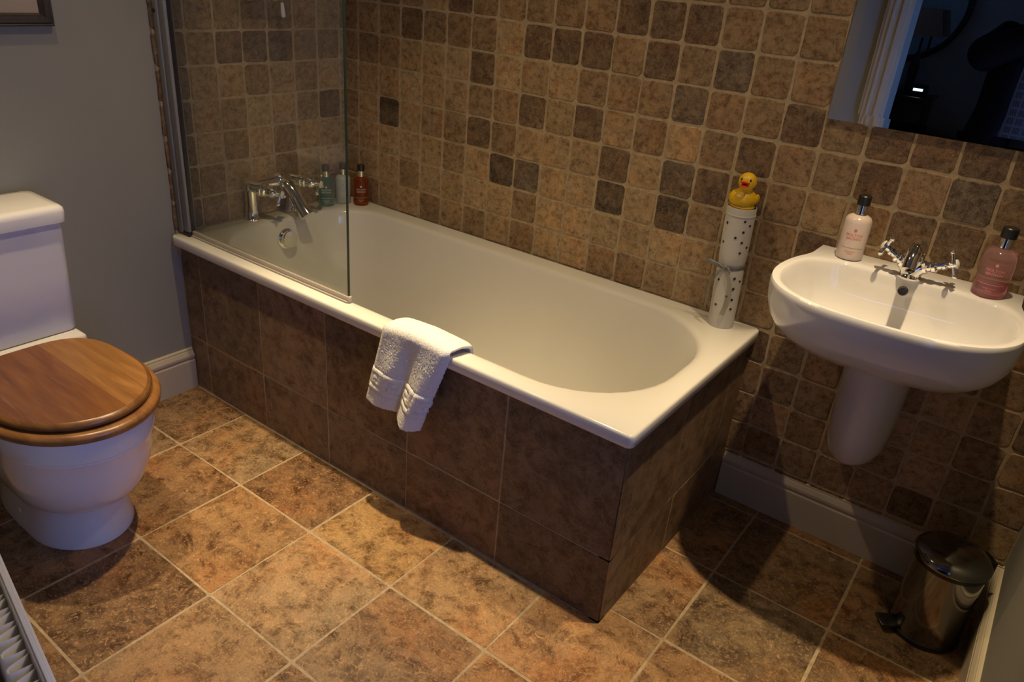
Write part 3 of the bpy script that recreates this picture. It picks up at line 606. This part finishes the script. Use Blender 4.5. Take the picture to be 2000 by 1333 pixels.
# ------------------------------------------------------------------ spotted canvas tube with ribbon, and rubber duck
ct = thing('canvas_tube', 'tall cream canvas tube with black spots and a grey ribbon bow on the bath corner', 'storage tube', (1.607, -.052, RIM))
tcx, tcy = 1.607, -.052
def tr_(z):                                                                    # radius along the tube, pinched by the ribbon
    t = (z - RIM) / .342
    return .0355 + .0035 * t - .0022 * math.exp(-((z - .752) / .018) ** 2)
tcz = lambda z: (tcx - .010 * (z - RIM) / .342, tcy - .002)
zs = [RIM + .342 * i / 40 for i in range(41)]; n = 64
rg = [[(tcz(z)[0] + tr_(z) * (1 + (.018 * math.sin(5 * a + z * 30) + .022 * math.sin(3 * a + 1.0)) * math.exp(-((z - .70) / .07) ** 2)) * math.cos(a), tcz(z)[1] + tr_(z) * (1 + (.018 * math.sin(5 * a + z * 30)) * math.exp(-((z - .70) / .07) ** 2)) * math.sin(a), z) for a in [2 * PI * i / n for i in range(n)]] for z in zs]
ze = zs[-1]; rg.append([(tcz(ze)[0] + (tr_(ze) - .002) * math.cos(2 * PI * i / n), tcz(ze)[1] + (tr_(ze) - .002) * math.sin(2 * PI * i / n), ze) for i in range(n)])
rg.append([(tcz(ze)[0] + (tr_(ze) - .002) * math.cos(2 * PI * i / n), tcz(ze)[1] + (tr_(ze) - .002) * math.sin(2 * PI * i / n), ze - .006) for i in range(n)])
body = obj('tube_body', loft(rg, True, True, True), M['canvas'], ct, True, 60)
obj('rim_seam', lathe([(tr_(ze) + .0008, 0), (tr_(ze) + .0012, .002), (tr_(ze) + .0008, .004)], 48, (tcz(.89)[0], tcz(.89)[1], .893)), M['canvas'], ct)
fa = math.atan2(_t[1] - tcy, _t[0] - tcx)
spots = [(-.85, .872), (.40, .884), (.85, .872), (.42, .855), (-.05, .838), (.45, .826), (-.95, .818), (.95, .812), (.45, .797), (-.75, .712), (.45, .724), (.95, .715), (.50, .694), (.10, .671), (.55, .662), (-.62, .640), (.60, .634), (1.9, .86), (2.3, .80), (2.7, .72), (1.8, .66), (-1.8, .85), (-2.2, .70), (3.0, .88)]
for a, z in spots:
    aa = fa + a; rr = tr_(z) * 1.012; c = tcz(z)
    obj('spot', lathe([(.0034, -.0015), (.0034, .0006), (.002, .0010), (0, .0011)], 10, (c[0] + rr * math.cos(aa), c[1] + rr * math.sin(aa), z), (math.cos(aa), math.sin(aa), 0)), M['black'], ct)
zr0 = .752; rr = tr_(zr0) + .0012; c = tcz(zr0)
rib = [[(c[0] + q * math.cos(2 * PI * i / 48), c[1] + q * math.sin(2 * PI * i / 48), zr0 + dz + .0025 * math.sin(2 * PI * i / 48 - fa)) for i in range(48)] for q, dz in ((rr, -.006), (rr + .0014, -.003), (rr + .0014, .003), (rr, .006))]
rb = obj('ribbon', loft(rib, True), M['ribbon'], ct)
kd = Vector((math.cos(fa - .35), math.sin(fa - .35), 0)); ks = Vector((-kd.y, kd.x, 0)); kc = Vector((c[0], c[1], zr0)) + kd * (rr + .004)
obj('ribbon_knot', sph(tuple(kc), (.0065, .0065, .0075), 14, 10), M['ribbon'], rb)
def strip(pts, wv, name, mat):
    sp = smooth_path(pts, 6); wv = Vector(wv); L = len(sp) - 1
    rows = []
    for i, p in enumerate(sp):
        k = .35 + .65 * min(1, 3 * i / L)
        rows.append([tuple(p - wv * k), tuple(p + wv * k * .2 + kd * .0015), tuple(p + wv * k)])
    o = obj(name, loft(rows, False), mat, rb); md = o.modifiers.new('thick', 'SOLIDIFY'); md.thickness = .0007; return o
strip([kc, kc - ks * .020 + kd * .004 + Vector((0, 0, .004)), kc - ks * .044 + kd * .003 + Vector((0, 0, .007)), kc - ks * .052 + kd * .002 + Vector((0, 0, .005))], (0, 0, .006), 'ribbon_tail', M['ribbon'])
strip([kc, kc + ks * .012 + kd * .005 - Vector((0, 0, .002)), kc + ks * .020 + kd * .006 - Vector((0, 0, .010))], (0, 0, .006), 'ribbon_tail', M['ribbon'])
strip([kc, kc - ks * .020 + kd * .002 - Vector((0, 0, .018)), kc - ks * .032 + kd * .001 - Vector((0, 0, .055)), kc - ks * .030 + kd * .002 - Vector((0, 0, .095)), kc - ks * .022 + kd * .004 - Vector((0, 0, .118))], ks * .007, 'ribbon_loop', M['organza'])
strip([kc, kc + ks * .010 + kd * .003 - Vector((0, 0, .015)), kc + ks * .022 + kd * .001 - Vector((0, 0, .045)), kc + ks * .026 - kd * .001 - Vector((0, 0, .09)), kc + ks * .018 + kd * .001 - Vector((0, 0, .135))], ks * .007, 'ribbon_loop', M['organza'])

dk = thing('rubber_duck', 'yellow rubber duck with a red bill sitting on top of the spotted tube', 'rubber duck', (tcz(ze)[0], tcz(ze)[1], ze))
dx, dy, dz = tcz(ze)[0] - .001, tcz(ze)[1], ze - .004
DF = math.radians(-84)                                                    # heading of the bill
f2 = Vector((math.cos(DF), math.sin(DF), 0)); s2 = Vector((-f2.y, f2.x, 0))
dm = Matrix.Translation((dx, dy, dz)) @ Matrix(((f2.x, s2.x, 0, 0), (f2.y, s2.y, 0, 0), (0, 0, 1, 0), (0, 0, 0, 1)))
db = obj('duck_body', xf(merge(sph((0, -.002, .025), (.038, .037, .026), 28, 16), sph((-.027, 0, .034), (.011, .011, .011), 16, 10), sph((.010, .003, .050), (.016, .018, .020), 20, 12), sph((.013, .004, .073), (.0245, .0235, .0235), 24, 14), lathe([(.030, 0), (.034, .006), (.02, .014), (0, .018)], 24)), dm), M['duck'], dk)
md = db.modifiers.new('blend', 'REMESH'); md.mode = 'VOXEL'; md.voxel_size = .0017; md.use_smooth_shade = True
md = db.modifiers.new('soft', 'SMOOTH'); md.iterations = 8; md.factor = .6
for sg in (-1, 1):
    obj('duck_wing', xf(sph((-.010, sg * .031, .027), (.020, .007, .013), 18, 10), dm), M['duck'], dk)
    obj('duck_eye', xf(sph((.0320, .004 + sg * .0115, .0805), (.0028, .0026, .0036), 10, 8), dm), M['black'], dk)
bk = [(.036, .0085, .0036), (.043, .0115, .0034), (.049, .0105, .0026), (.053, .004, .0012)]
def bill(z, tilt, k): return loft([[(x, w_ * k * math.cos(2 * PI * i / 14), z + tilt * (x - .036) + h_ * math.sin(2 * PI * i / 14)) for i in range(14)] for x, w_, h_ in bk], True, True, True)
obj('duck_bill', xf(tr(merge(bill(.0690, .35, 1.15), bill(.0635, -.05, 1.0)), -.003, .004, .003), dm), M['beak'], dk)

# ------------------------------------------------------------------ hand towel over the bath edge
KEY = ["1111110", "1000010", "1011010", "1010010", "1011110", "1000000", "1111111"]
NU, NV = 110, 170
def towel_pt(u, v):
    """u 0..1 across (left to right), v 0..1 from inside the bath, over the rim, down the outside"""
    s = v * .345                                                              # length along the drape
    yi, yo, zt = -.693, -.765, .586
    if s < .035: y, z = yi, zt - .008 - (.035 - s)
    elif s < .045: q = (s - .035) / .010; y, z = yi - .006 * q, zt - .008 + .008 * math.sin(q * PI / 2)
    elif s < .105: q = (s - .045) / .060; y, z = yi - .006 - (yi - .006 - yo - .012) * q, zt + .004 * math.sin(q * PI)
    elif s < .125: q = (s - .105) / .020 * PI / 2; y, z = yo + .012 - .012 * math.sin(q), zt - .012 * (1 - math.cos(q))
    else: y, z = yo, zt - .012 - (s - .125)
    dn = max(0.0, (zt - .01 - z) / .25) if s > .12 else 0.0                   # 0 at the rim, 1 at the hem
    dn = min(dn, 1.15)
    wid = .215 - .035 * dn; xl = .985 - .065 * dn
    if s <= .12: xl = .985 + .02 * (1 - s / .12)
    x = xl + wid * u
    # folds: soft valley at u~.55, bulging right-hand roll that hangs lower
    val = math.exp(-((u - .56) / .085) ** 2); roll = math.exp(-((u - .83) / .14) ** 2); lf = math.exp(-((u - .22) / .20) ** 2)
    y -= dn * (.026 * roll + .012 * lf - .016 * val) + .006 * math.exp(-((u - .30) / .12) ** 2 - ((dn - .42) / .2) ** 2) - .005 * math.exp(-((u - .48) / .07) ** 2 - ((dn - .25) / .2) ** 2)
    ar = math.exp(-((s - .085) / .05) ** 2); z += ar * (.012 * math.sin(PI * min(1, u * 1.05)) + .008 * max(0, u - .7))
    if s > .12: z -= dn * (.010 * roll + .030 * max(0, u - .60)) + dn * .012 * u
    # rounded side edges
    kf = min(1.0, max(0.0, (s - .095) / .035))
    for e in (u, 1 - u):
        if e < .06: y += (.06 - e) ** 2 * 3.0 * kf; z -= (.06 - e) ** 2 * 1.6 * (1 - kf)
    return x, y, z
V = []; F = []
for j in range(NV + 1):
    for i in range(NU + 1):
        u, v = i / NU, j / NV; x, y, z = towel_pt(u, v)
        h = 0.0; bz = (v - .685) / .205
        if 0 <= bz <= 1:
            if bz < .07 or bz > .93: h = -.0035
            else:
                kx = (u * 3.6) % 1.0; ky = (bz - .10) / .80
                if 0 <= ky < 1:
                    row = KEY[min(6, int(ky * 7))]; h = .0028 if row[min(6, int(kx * 7))] == '1' else -.0024
        h += .0006 * random.uniform(-1, 1)
        V.append((x, y - h, z))
for j in range(NV):
    for i in range(NU): a = j * (NU + 1) + i; F.append((a, a + 1, a + NU + 2, a + NU + 1))
tw = thing('hand_towel', 'folded white terry hand towel with key-pattern border hung over the bath edge', 'towel', (1.07, -.75, .33))
o = obj('towel_cloth', (V, F), M['towel'], tw, True, 75)
md = o.modifiers.new('pile', 'SOLIDIFY'); md.thickness = .009; md.offset = 1.0
o2 = obj('towel_hem', tube([tuple(Vector(towel_pt(u, 1.0)) + Vector((0, .002, 0))) for u in [i / 14 for i in range(15)]], .0052, 10, 3), M['towel'], tw)
# inner ply of the fold, showing below the left hem
V2 = []; F2 = []
for j in range(31):
    for i in range(41):
        u, v = .03 + .60 * i / 40, .74 + .275 * j / 30; x, y, z = towel_pt(u, v); V2.append((x + .012, y + .010, z - .004))
for j in range(30):
    for i in range(40): a = j * 41 + i; F2.append((a, a + 1, a + 42, a + 41))
o = obj('towel_under_fold', (V2, F2), M['towel'], tw, True, 75); md = o.modifiers.new('pile', 'SOLIDIFY'); md.thickness = .006

# ------------------------------------------------------------------ toilet
YC = -1.335
to = thing('toilet', 'white close-coupled toilet with round oak seat and lid', 'toilet', (.3, YC, 0))
def trr(x0, x1, hw, r, z): return rrect(x0, x1, YC - hw, YC + hw, r, z, 6, 4)
obj('cistern', loft([trr(.015, .185, .172, .02, .436), trr(.014, .188, .177, .022, .442), trr(.012, .192, .182, .022, .60), trr(.012, .196, .186, .022, .742)], True, True, True), M['ceramic'], to, True, 40)
ld = obj('cistern_lid', loft([trr(.010, .198, .188, .022, .7425), trr(.008, .204, .194, .024, .746), trr(.008, .206, .196, .024, .772), trr(.009, .204, .194, .024, .782), trr(.013, .198, .188, .024, .788), trr(.03, .18, .17, .024, .7895)], True, True, True), M['ceramic'], to, True, 50)
obj('flush_button', lathe([(.022, 0), (.022, .003), (.018, .005), (0, .005)], 28, (.10, YC, .7895)), M['chrome'], ld)
def egg(xb, xf_, hw, z, n=64, p=2.0, bx=None):
    """plan ring: square-ish back at xb, round front at xf_"""
    cx = xf_ - hw * 1.25; out = []
    for i in range(n):
        a = 2 * PI * i / n; c_, s_ = math.cos(a), math.sin(a)
        if c_ >= 0: x = cx + (xf_ - cx) * c_
        else:
            x = cx + (cx - xb) * (-abs(c_) ** .55)
        y = hw * (abs(s_) ** (1.0 if c_ >= 0 else .62)) * (1 if s_ >= 0 else -1)
        out.append((x, YC + y, z))
    return out
obj('pan', loft([egg(.10, .558, .123, 0), egg(.10, .556, .122, .012), egg(.10, .550, .118, .030), egg(.09, .543, .112, .075), egg(.08, .543, .111, .112), egg(.075, .550, .114, .124), egg(.07, .576, .124, .130), egg(.065, .598, .133, .140), egg(.06, .622, .143, .160), egg(.055, .645, .154, .195), egg(.05, .664, .164, .240), egg(.045, .680, .171, .290), egg(.04, .687, .1745, .328), egg(.04, .690, .1755, .3315), egg(.04, .690, .1755, .338), egg(.04, .694, .178, .342), egg(.035, .696, .178, .385), egg(.035, .694, .176, .398), egg(.045, .684, .168, .402)], True, True, True), M['ceramic'], to, True, 35)
obj('cistern_ledge', rbox(.012, .232, YC - .178, YC + .178, .372, .434, .012, 3), M['ceramic'], to)
# seat ring (annular)
def seat_rings(z0, z1, grow, hole):
    o_ = lambda d, z: egg(.236 - d * .3, .722 + d, .197 + d, z); h_ = lambda d, z: egg(.30 - d, .60 + d, .115 + d, z)
    R = [o_(-.012, z0), o_(-.003, z0 + .003), o_(0, (z0 + z1) / 2), o_(-.003, z1 - .003), o_(-.012, z1), h_(.01, z1), h_(0, (z0 + z1) / 2), h_(.01, z0)]
    return loft(R + [R[0]], True)
sr = obj('seat_ring', seat_rings(.406, .431, 0, True), M['oak'], to, True, 60); sr.color = (.25, .115, .036, 1)
# lid: three glued boards cut from one rounded disc
def lid_ring(d, z): return egg(.246 - d * .3, .700 + d, .180 + d, z)
def clip_poly(pts, y0, y1):
    def cut(P_, yv, keep_above):
        out = []
        for i in range(len(P_)):
            a, b_ = P_[i - 1], P_[i]; ia = (a[1] >= yv) == keep_above; ib = (b_[1] >= yv) == keep_above
            if ia != ib: t = (yv - a[1]) / (b_[1] - a[1]); out.append(tuple(a[k] + (b_[k] - a[k]) * t for k in range(3)))
            if ib: out.append(b_)
        return out
    return cut(cut(pts, y0, True), y1, False)
lid = obj('seat_lid', loft([lid_ring(-.010, .4335), lid_ring(-.001, .4365), lid_ring(.001, .443), lid_ring(-.003, .450), lid_ring(-.010, .4535)], True, True, False), M['oak'], to, True, 60); lid.color = (.20, .09, .028, 1)
for y0, y1, col in ((-2, YC - .075, (.175, .070, .020)), (YC - .075, YC + .040, (.195, .078, .021)), (YC + .040, -1, (.30, .145, .042))):
    pl = clip_poly(lid_ring(-.010, .4535), y0, y1)
    q = obj('lid_board', ([tuple(v) for v in pl], [tuple(range(len(pl)))]), M['oak'], lid, False); q.color = (*col, 1)
for s in (-1, 1): obj('hinge', merge(cyl((.250, YC + s * .075 - .02, .424), (.250, YC + s * .075 + .02, .424), .008), cyl((.250, YC + s * .075, .399), (.250, YC + s * .075, .424), .010)), M['chrome'], to)
for s in (-1, 1): obj('screw_cover', sph((.33, YC + s * .112, .045), (.010, .006, .010), 12, 8), M['ceramic'], to)

# ------------------------------------------------------------------ pedal bin
bn = thing('pedal_bin', 'small polished steel pedal bin in the shadowed corner under the basin', 'bin', (2.335, -.180, 0))
bx, by = 2.335, -.180
obj('bin_body', lathe([(.078, .012), (.081, .014), (.081, .222), (.079, .224)], 48, (bx, by, 0)), M['steel'], bn)
obj('base_ring', lathe([(.080, 0), (.084, .002), (.084, .013), (.080, .015)], 48, (bx, by, 0)), M['black'], bn)
obj('rim_band', lathe([(.082, .220), (.085, .222), (.085, .231), (.082, .233)], 48, (bx, by, 0)), M['black'], bn)
obj('bin_lid', lathe([(.083, .2325), (.087, .234), (.087, .240), (.080, .250), (.060, .260), (.032, .2655), (0, .267)], 48, (bx, by, 0)), M['steel'], bn)
pd = Vector((-.80, -.60, 0)).normalized(); ps_ = Vector((-pd.y, pd.x, 0))
fm = Matrix(((pd.x, ps_.x, 0, bx), (pd.y, ps_.y, 0, by), (0, 0, 1, 0), (0, 0, 0, 1)))
pe = obj('pedal', xf(merge(rbox(.078, .122, -.022, .022, .016, .024, .003, 2), rbox(.070, .090, -.008, .008, .012, .020, .002, 2)), fm), M['black'], bn)
obj('pedal_strip', xf(rbox(.116, .1225, -.021, .021, .0235, .0250, .0006, 1), fm), M['chrome'], pe)
obj('lid_hinge', xf(rbox(-.100, -.080, -.022, .022, .200, .243, .004, 2), fm), M['black'], bn)

# ------------------------------------------------------------------ picture on the left wall
pf = thing('framed_picture', 'picture in a dark moulded frame with pale mount above the toilet', 'picture', (.01, -1.24, 1.20))
fy0, fy1, fz0, fz1 = -1.475, -1.003, 1.201, 1.78
def fr(a, x): return [(x, fy0 + a, fz0 + a), (x, fy1 - a, fz0 + a), (x, fy1 - a, fz1 - a), (x, fy0 + a, fz1 - a)]
obj('frame', loft([fr(0, .002), fr(0, .014), fr(.004, .019), fr(.007, .017), fr(.010, .021), fr(.021, .022), fr(.024, .017), fr(.027, .018), fr(.030, .012), fr(.032, .008)], True), M['frame'], pf, False)
obj('mount', box(.003, .0085, fy0 + .028, fy1 - .028, fz0 + .028, fz1 - .028), M['mat'], pf, False)
obj('print', box(.0085, .0092, fy0 + .13, fy1 - .13, fz0 + .15, fz1 - .13), plain('faded_print', (.30, .27, .22), .8, 0, .5, 12), pf, False)

# ------------------------------------------------------------------ radiator on the door wall
ra = thing('radiator', 'white double-panel radiator on the near wall, top fins showing', 'radiator', (.95, fy(.95), .1))
rx0, rx1, rz0, rz1 = .62, 1.375, .085, .500
def off(p, sx=1): return [(x, fy(x) - y, z) for x, y, z in p[0]], p[1]
GO = -.158 + .046                                                              # front panel offset from the wall
obj('front_panel', off(merge(rbox(rx0, rx1, GO - .012, GO - .001, rz0, rz1, .004, 3), box(rx0, rx1, GO - .0165, GO - .0125, rz0 + .01, rz1 - .012))), M['radiator'], ra)
obj('panel_seam', off(rbox(rx0 + .004, rx1 - .004, GO - .009, GO - .0045, rz1 - .002, rz1 + .003, .001, 1)), M['radiator'], ra)
obj('back_panel', off(rbox(rx0, rx1, -.040, -.029, rz0, rz1, .004, 3)), M['radiator'], ra)
for k in range(int((rx1 - rx0 - .03) / .0333)):
    x = rx0 + .02 + k * .0333
    u = [(0, GO), (.004, GO + .028), (.008, GO + .0325), (.016, GO + .0325), (.020, GO + .028), (.024, GO)]
    a = [(x + p, q, z) for z in (rz0 + .02, rz1 - .010) for p, q in u]
    v_ = loft([[(x + p, q, z) for p, q in u] for z in (rz0 + .02, rz1 - .010)], False)
    f_ = obj('fin', off(v_), M['fin'], ra); md = f_.modifiers.new('t', 'SOLIDIFY'); md.thickness = .0012
for sx in (rx0 + .12, rx1 - .12): obj('wall_bracket', off(box(sx - .015, sx + .015, -.030, -.0005, rz0 + .05, rz1 - .06)), M['radiator'], ra, False)
obj('valve', off(merge(cyl((rx0 - .03, -.035, .0), (rx0 - .03, -.035, .12), .008), cyl((rx0 - .03, -.035, .12), (rx0 + .01, -.035, .12), .008), cyl((rx0 - .03, -.035, .12), (rx0 - .03, -.035, .18), .018))), M['white'], ra)

# ------------------------------------------------------------------ dark bedroom beyond the doorway (seen only in the mirror)
BY = -4.25
struct('floor_bedroom', box(-.6, 3.6, BY - .1, -2.28, -.08, -.002), M['carpet'], 'dark bedroom floor beyond the doorway in the mirror', 'floor')
struct('wall_far', box(-.6, 3.6, BY - .1, BY, -.08, CEIL), M['bedwall'], 'dim far bedroom wall reflected in the mirror', 'wall')
struct('wall_bedroom_left', box(-.7, -.6, BY - .1, -1.9, -.08, CEIL), M['bedwall'], 'dim bedroom side wall to the left of the doorway', 'wall')
struct('wall_bedroom_right', box(3.6, 3.7, BY - .1, -2.2, -.08, CEIL), M['bedwall'], 'dim bedroom side wall to the right of the doorway', 'wall')
struct('wall_bedroom_near', merge(box(-.6, -.14, -2.0, -1.9, -.08, CEIL), box(XR + .12, 3.6, -2.35, -2.2, -.08, CEIL)), M['bedwall'], 'dim bedroom side of the doorway wall', 'wall')
struct('ceiling_bedroom', box(-.7, 3.7, BY - .1, -1.9, CEIL + .101, CEIL + .2), M['ceil'], 'bedroom ceiling beyond the doorway', 'ceiling')
cb = thing('bedside_cabinet', 'dark wooden cabinet in the dim bedroom, seen in the mirror', 'cabinet', (1.05, -4.0, 0))
obj('cabinet_body', rbox(.72, 1.36, -4.22, -3.88, .06, .84, .005, 2), M['dark'], cb); obj('cabinet_top', rbox(.70, 1.38, -4.23, -3.86, .84, .862, .004, 2), M['dark'], cb)
for z0, z1 in ((.10, .33), (.345, .58), (.595, .825)):
    d_ = obj('drawer', rbox(.74, 1.34, -3.882, -3.866, z0, z1, .003, 2), M['dark'], cb); obj('knob', sph((1.04, -3.858, (z0 + z1) / 2), .012, 12, 8), M['brass'], d_)
for x in (.74, 1.34):
    for y in (-4.2, -3.9): obj('foot', cyl((x, y, 0), (x, y, .065), .02), M['dark'], cb)
cr_ = thing('clock_radio', 'small black device with a glowing blue display on the bedroom cabinet', 'clock radio', (1.29, -3.93, .862))
obj('case', rbox(1.20, 1.34, -4.02, -3.92, .862, .935, .006, 2), M['black'], cr_); obj('display', box(1.262, 1.322, -3.9215, -3.919, .898, .914), M['led'], cr_, False)
tl = thing('table_lamp', 'unlit table lamp with tapered brown shade reflected in the mirror', 'lamp', (1.20, -4.08, .862))
obj('lamp_base', lathe([(.06, 0), (.06, .012), (.02, .03), (.03, .10), (.035, .16), (.02, .24), (.008, .28), (.008, .36)], 28, (1.20, -4.08, .862)), M['dark'], tl)
obj('lamp_shade', lathe([(.115, 1.235), (.116, 1.24), (.070, 1.40), (.069, 1.40), (.113, 1.24)], 36, (1.20, -4.08, 0)), M['shade'], tl)
rm_ = thing('round_mirror', 'large round dark-framed mirror on the far bedroom wall', 'mirror', (1.0, BY + .02, 1.05))
obj('ring_frame', xf(tube([(1.05 + .36 * math.cos(2 * PI * i / 48), BY + .03, 1.43 + .36 * math.sin(2 * PI * i / 48)) for i in range(49)], .022, 10, 1), Matrix()), M['dark'], rm_)
obj('round_glass', lathe([(0, 0), (.355, 0), (.355, .008), (0, .008)], 48, (1.05, BY + .004, 1.43), (0, 1, 0)), M['mirror'], rm_)

# ------------------------------------------------------------------ photographer in the doorway (visible in the mirror)
px_, py_ = 2.03, -2.45
pn = thing('person', 'person in a black coat and plaid shirt photographing, reflected in the mirror', 'person', (px_, py_, 0))
def skin_mesh(name, V, E, R, mat, parent, sub=2, root=0):
    me = bpy.data.meshes.new(name); me.from_pydata([tuple(v) for v in V], E, []); me.materials.append(mat)
    o = bpy.data.objects.new(name, me); C.objects.link(o)
    m = o.modifiers.new('skin', 'SKIN'); m.use_smooth_shade = True
    for i, r in enumerate(R): me.skin_vertices[0].data[i].radius = r if hasattr(r, '__len__') else (r, r)
    me.skin_vertices[0].data[root].use_root = True
    m2 = o.modifiers.new('sub', 'SUBSURF'); m2.levels = sub; m2.render_levels = sub
    setp(o, parent); return o
B = lambda x, y, z: (px_ + x, py_ + y, z)
KX = .147                                                                      # camera is held at px_+KX
bV = [B(0, 0, .86), B(0, .01, 1.02), B(0, .0, 1.18), B(0, -.01, 1.31), B(.01, .0, 1.385), B(.03, .02, 1.44),           # pelvis..neck
      B(-.17, .0, 1.31), B(-.245, .10, 1.245), B(-.06, .26, 1.345), B(.10, .315, 1.385),                                # left arm
      B(.14, .0, 1.31), B(.205, .10, 1.08), B(.22, .26, 1.26), B(.255, .295, 1.375),                                        # right arm
      B(-.09, 0, .82), B(-.10, .02, .46), B(-.10, -.01, .08), B(-.11, .10, .045),
      B(.09, 0, .82), B(.10, .02, .46), B(.10, -.01, .08), B(.11, .10, .045)]
bE = [(0, 1), (1, 2), (2, 3), (3, 4), (4, 5), (3, 6), (6, 7), (7, 8), (8, 9), (3, 10), (10, 11), (11, 12), (12, 13), (0, 14), (14, 15), (15, 16), (16, 17), (0, 18), (18, 19), (19, 20), (20, 21)]
bR = [(.16, .11), (.14, .10), (.15, .105), (.12, .09), (.055, .055), (.05, .05), (.075, .075), (.058, .058), (.045, .045), (.032, .032), (.075, .075), (.058, .058), (.045, .045), (.032, .032),
      (.09, .09), (.062, .062), (.045, .045), (.04, .035), (.09, .09), (.062, .062), (.045, .045), (.04, .035)]
obj_body = skin_mesh('body', bV, bE, bR, M['coat'], pn)
def ell_ring(z, a, b_, a0, a1, n=36, cy=0.0): return [B(a * math.cos(a0 + (a1 - a0) * i / n), cy + b_ * math.sin(a0 + (a1 - a0) * i / n), z) for i in range(n + 1)]
obj('shirt', loft([ell_ring(z, a, b_, PI * .12, PI * .88, 24, .02) for z, a, b_ in ((.70, .215, .165), (.86, .205, .160), (1.0, .185, .145), (1.15, .19, .15), (1.28, .175, .13), (1.36, .10, .09))], False), M['plaid'], pn)
g0, g1 = PI * .62, PI * 2.38                                                   # open-fronted coat
ck = obj('coat', loft([ell_ring(z, a, b_, g0, g1, 48, .01) for z, a, b_ in ((.52, .275, .22), (.70, .27, .215), (.86, .25, .20), (1.0, .225, .18), (1.15, .225, .175), (1.27, .215, .155), (1.345, .14, .11), (1.385, .085, .085))], False), M['coat'], pn)
md = ck.modifiers.new('t', 'SOLIDIFY'); md.thickness = .012
sl = obj('sleeve', merge(tube([bV[6], Vector(bV[6]).lerp(Vector(bV[7]), .55), bV[7], Vector(bV[7]).lerp(Vector(bV[8]), .5), bV[8]], [.092, .082, .080, .068, .056], 20), tube([bV[10], Vector(bV[10]).lerp(Vector(bV[11]), .55), bV[11], Vector(bV[11]).lerp(Vector(bV[12]), .5), bV[12]], [.092, .082, .078, .066, .056], 20)), M['coat'], pn)
hd = Vector(B(.05, .06, 1.535))
head = obj('head', merge(sph(tuple(hd), (.078, .098, .112), 28, 20), sph(tuple(hd + Vector((0, .035, -.060))), (.052, .058, .050), 20, 12), sph(tuple(hd + Vector((0, .098, -.018))), (.013, .020, .022), 12, 8), sph(tuple(hd + Vector((-.079, -.005, -.012))), (.012, .02, .03), 12, 8), sph(tuple(hd + Vector((.079, -.005, -.012))), (.012, .02, .03), 12, 8)), M['skin'], pn)
for s in (-1, 1): e_ = obj('eye', sph(tuple(hd + Vector((s * .032, .084, .006))), (.013, .011, .010), 12, 8), M['eyewhite'], head)
obj('mouth', sph(tuple(hd + Vector((0, .086, -.058))), (.024, .009, .006), 14, 8), M['beak'], head)
obj('hair', merge(sph(tuple(hd + Vector((0, -.022, .022))), (.092, .100, .112), 28, 18), sph(tuple(hd + Vector((0, -.06, -.06))), (.085, .06, .10), 20, 12)), M['hair'], pn)
def hand(c, side, parent):
    c = Vector(c); V = [c, c + Vector((side * -.004, .035, .012)), c + Vector((side * -.006, .065, .018))]; E = [(0, 1), (1, 2)]; R = [(.026, .020), (.032, .018), (.034, .015)]
    for k in range(4):
        b0 = c + Vector((side * -.006, .066, .018)) + Vector((side * (.026 - .017 * k), 0, 0)); L = (.030, .034, .032, .025)[k]
        i = len(V); V += [b0, b0 + Vector((side * -.006, L * .8, .004)), b0 + Vector((side * -.014, L * 1.1, -.016)), b0 + Vector((side * -.016, L * .9, -.032))]
        E += [(2, i), (i, i + 1), (i + 1, i + 2), (i + 2, i + 3)]; R += [(.0095, .0095), (.009, .009), (.0085, .0085), (.0075, .0075)]
    i = len(V); V += [c + Vector((side * .026, .030, .0)), c + Vector((side * .030, .055, -.014)), c + Vector((side * .020, .072, -.024))]; E += [(1, i), (i, i + 1), (i + 1, i + 2)]; R += [(.011, .011), (.010, .010), (.0085, .0085)]
    return skin_mesh('hand', V, E, R, M['skin'], parent, 1)
hand(B(.10, .310, 1.385), -1, pn); hand(B(.265, .290, 1.370), 1, pn)
cmr = thing('photo_camera', 'black camera held up by the person reflected in the mirror', 'camera', (2.247, -2.10, 1.38))
obj('camera_body', merge(rbox(2.185, 2.310, -2.135, -2.098, 1.395, 1.478, .008, 3), rbox(2.225, 2.270, -2.130, -2.100, 1.474, 1.500, .006, 2), rbox(2.292, 2.315, -2.138, -2.085, 1.397, 1.472, .008, 3)), M['black'], cmr)
obj('lens', lathe([(.033, 0), (.034, .005), (.034, .040), (.031, .046), (.027, .046), (.026, .036), (0, .034)], 32, (2.2474, -2.099, 1.437), (0, 1, 0)), M['black'], cmr)
obj('shutter_button', lathe([(.006, 0), (.006, .003), (0, .004)], 14, (2.300, -2.112, 1.477)), M['chrome'], cmr)
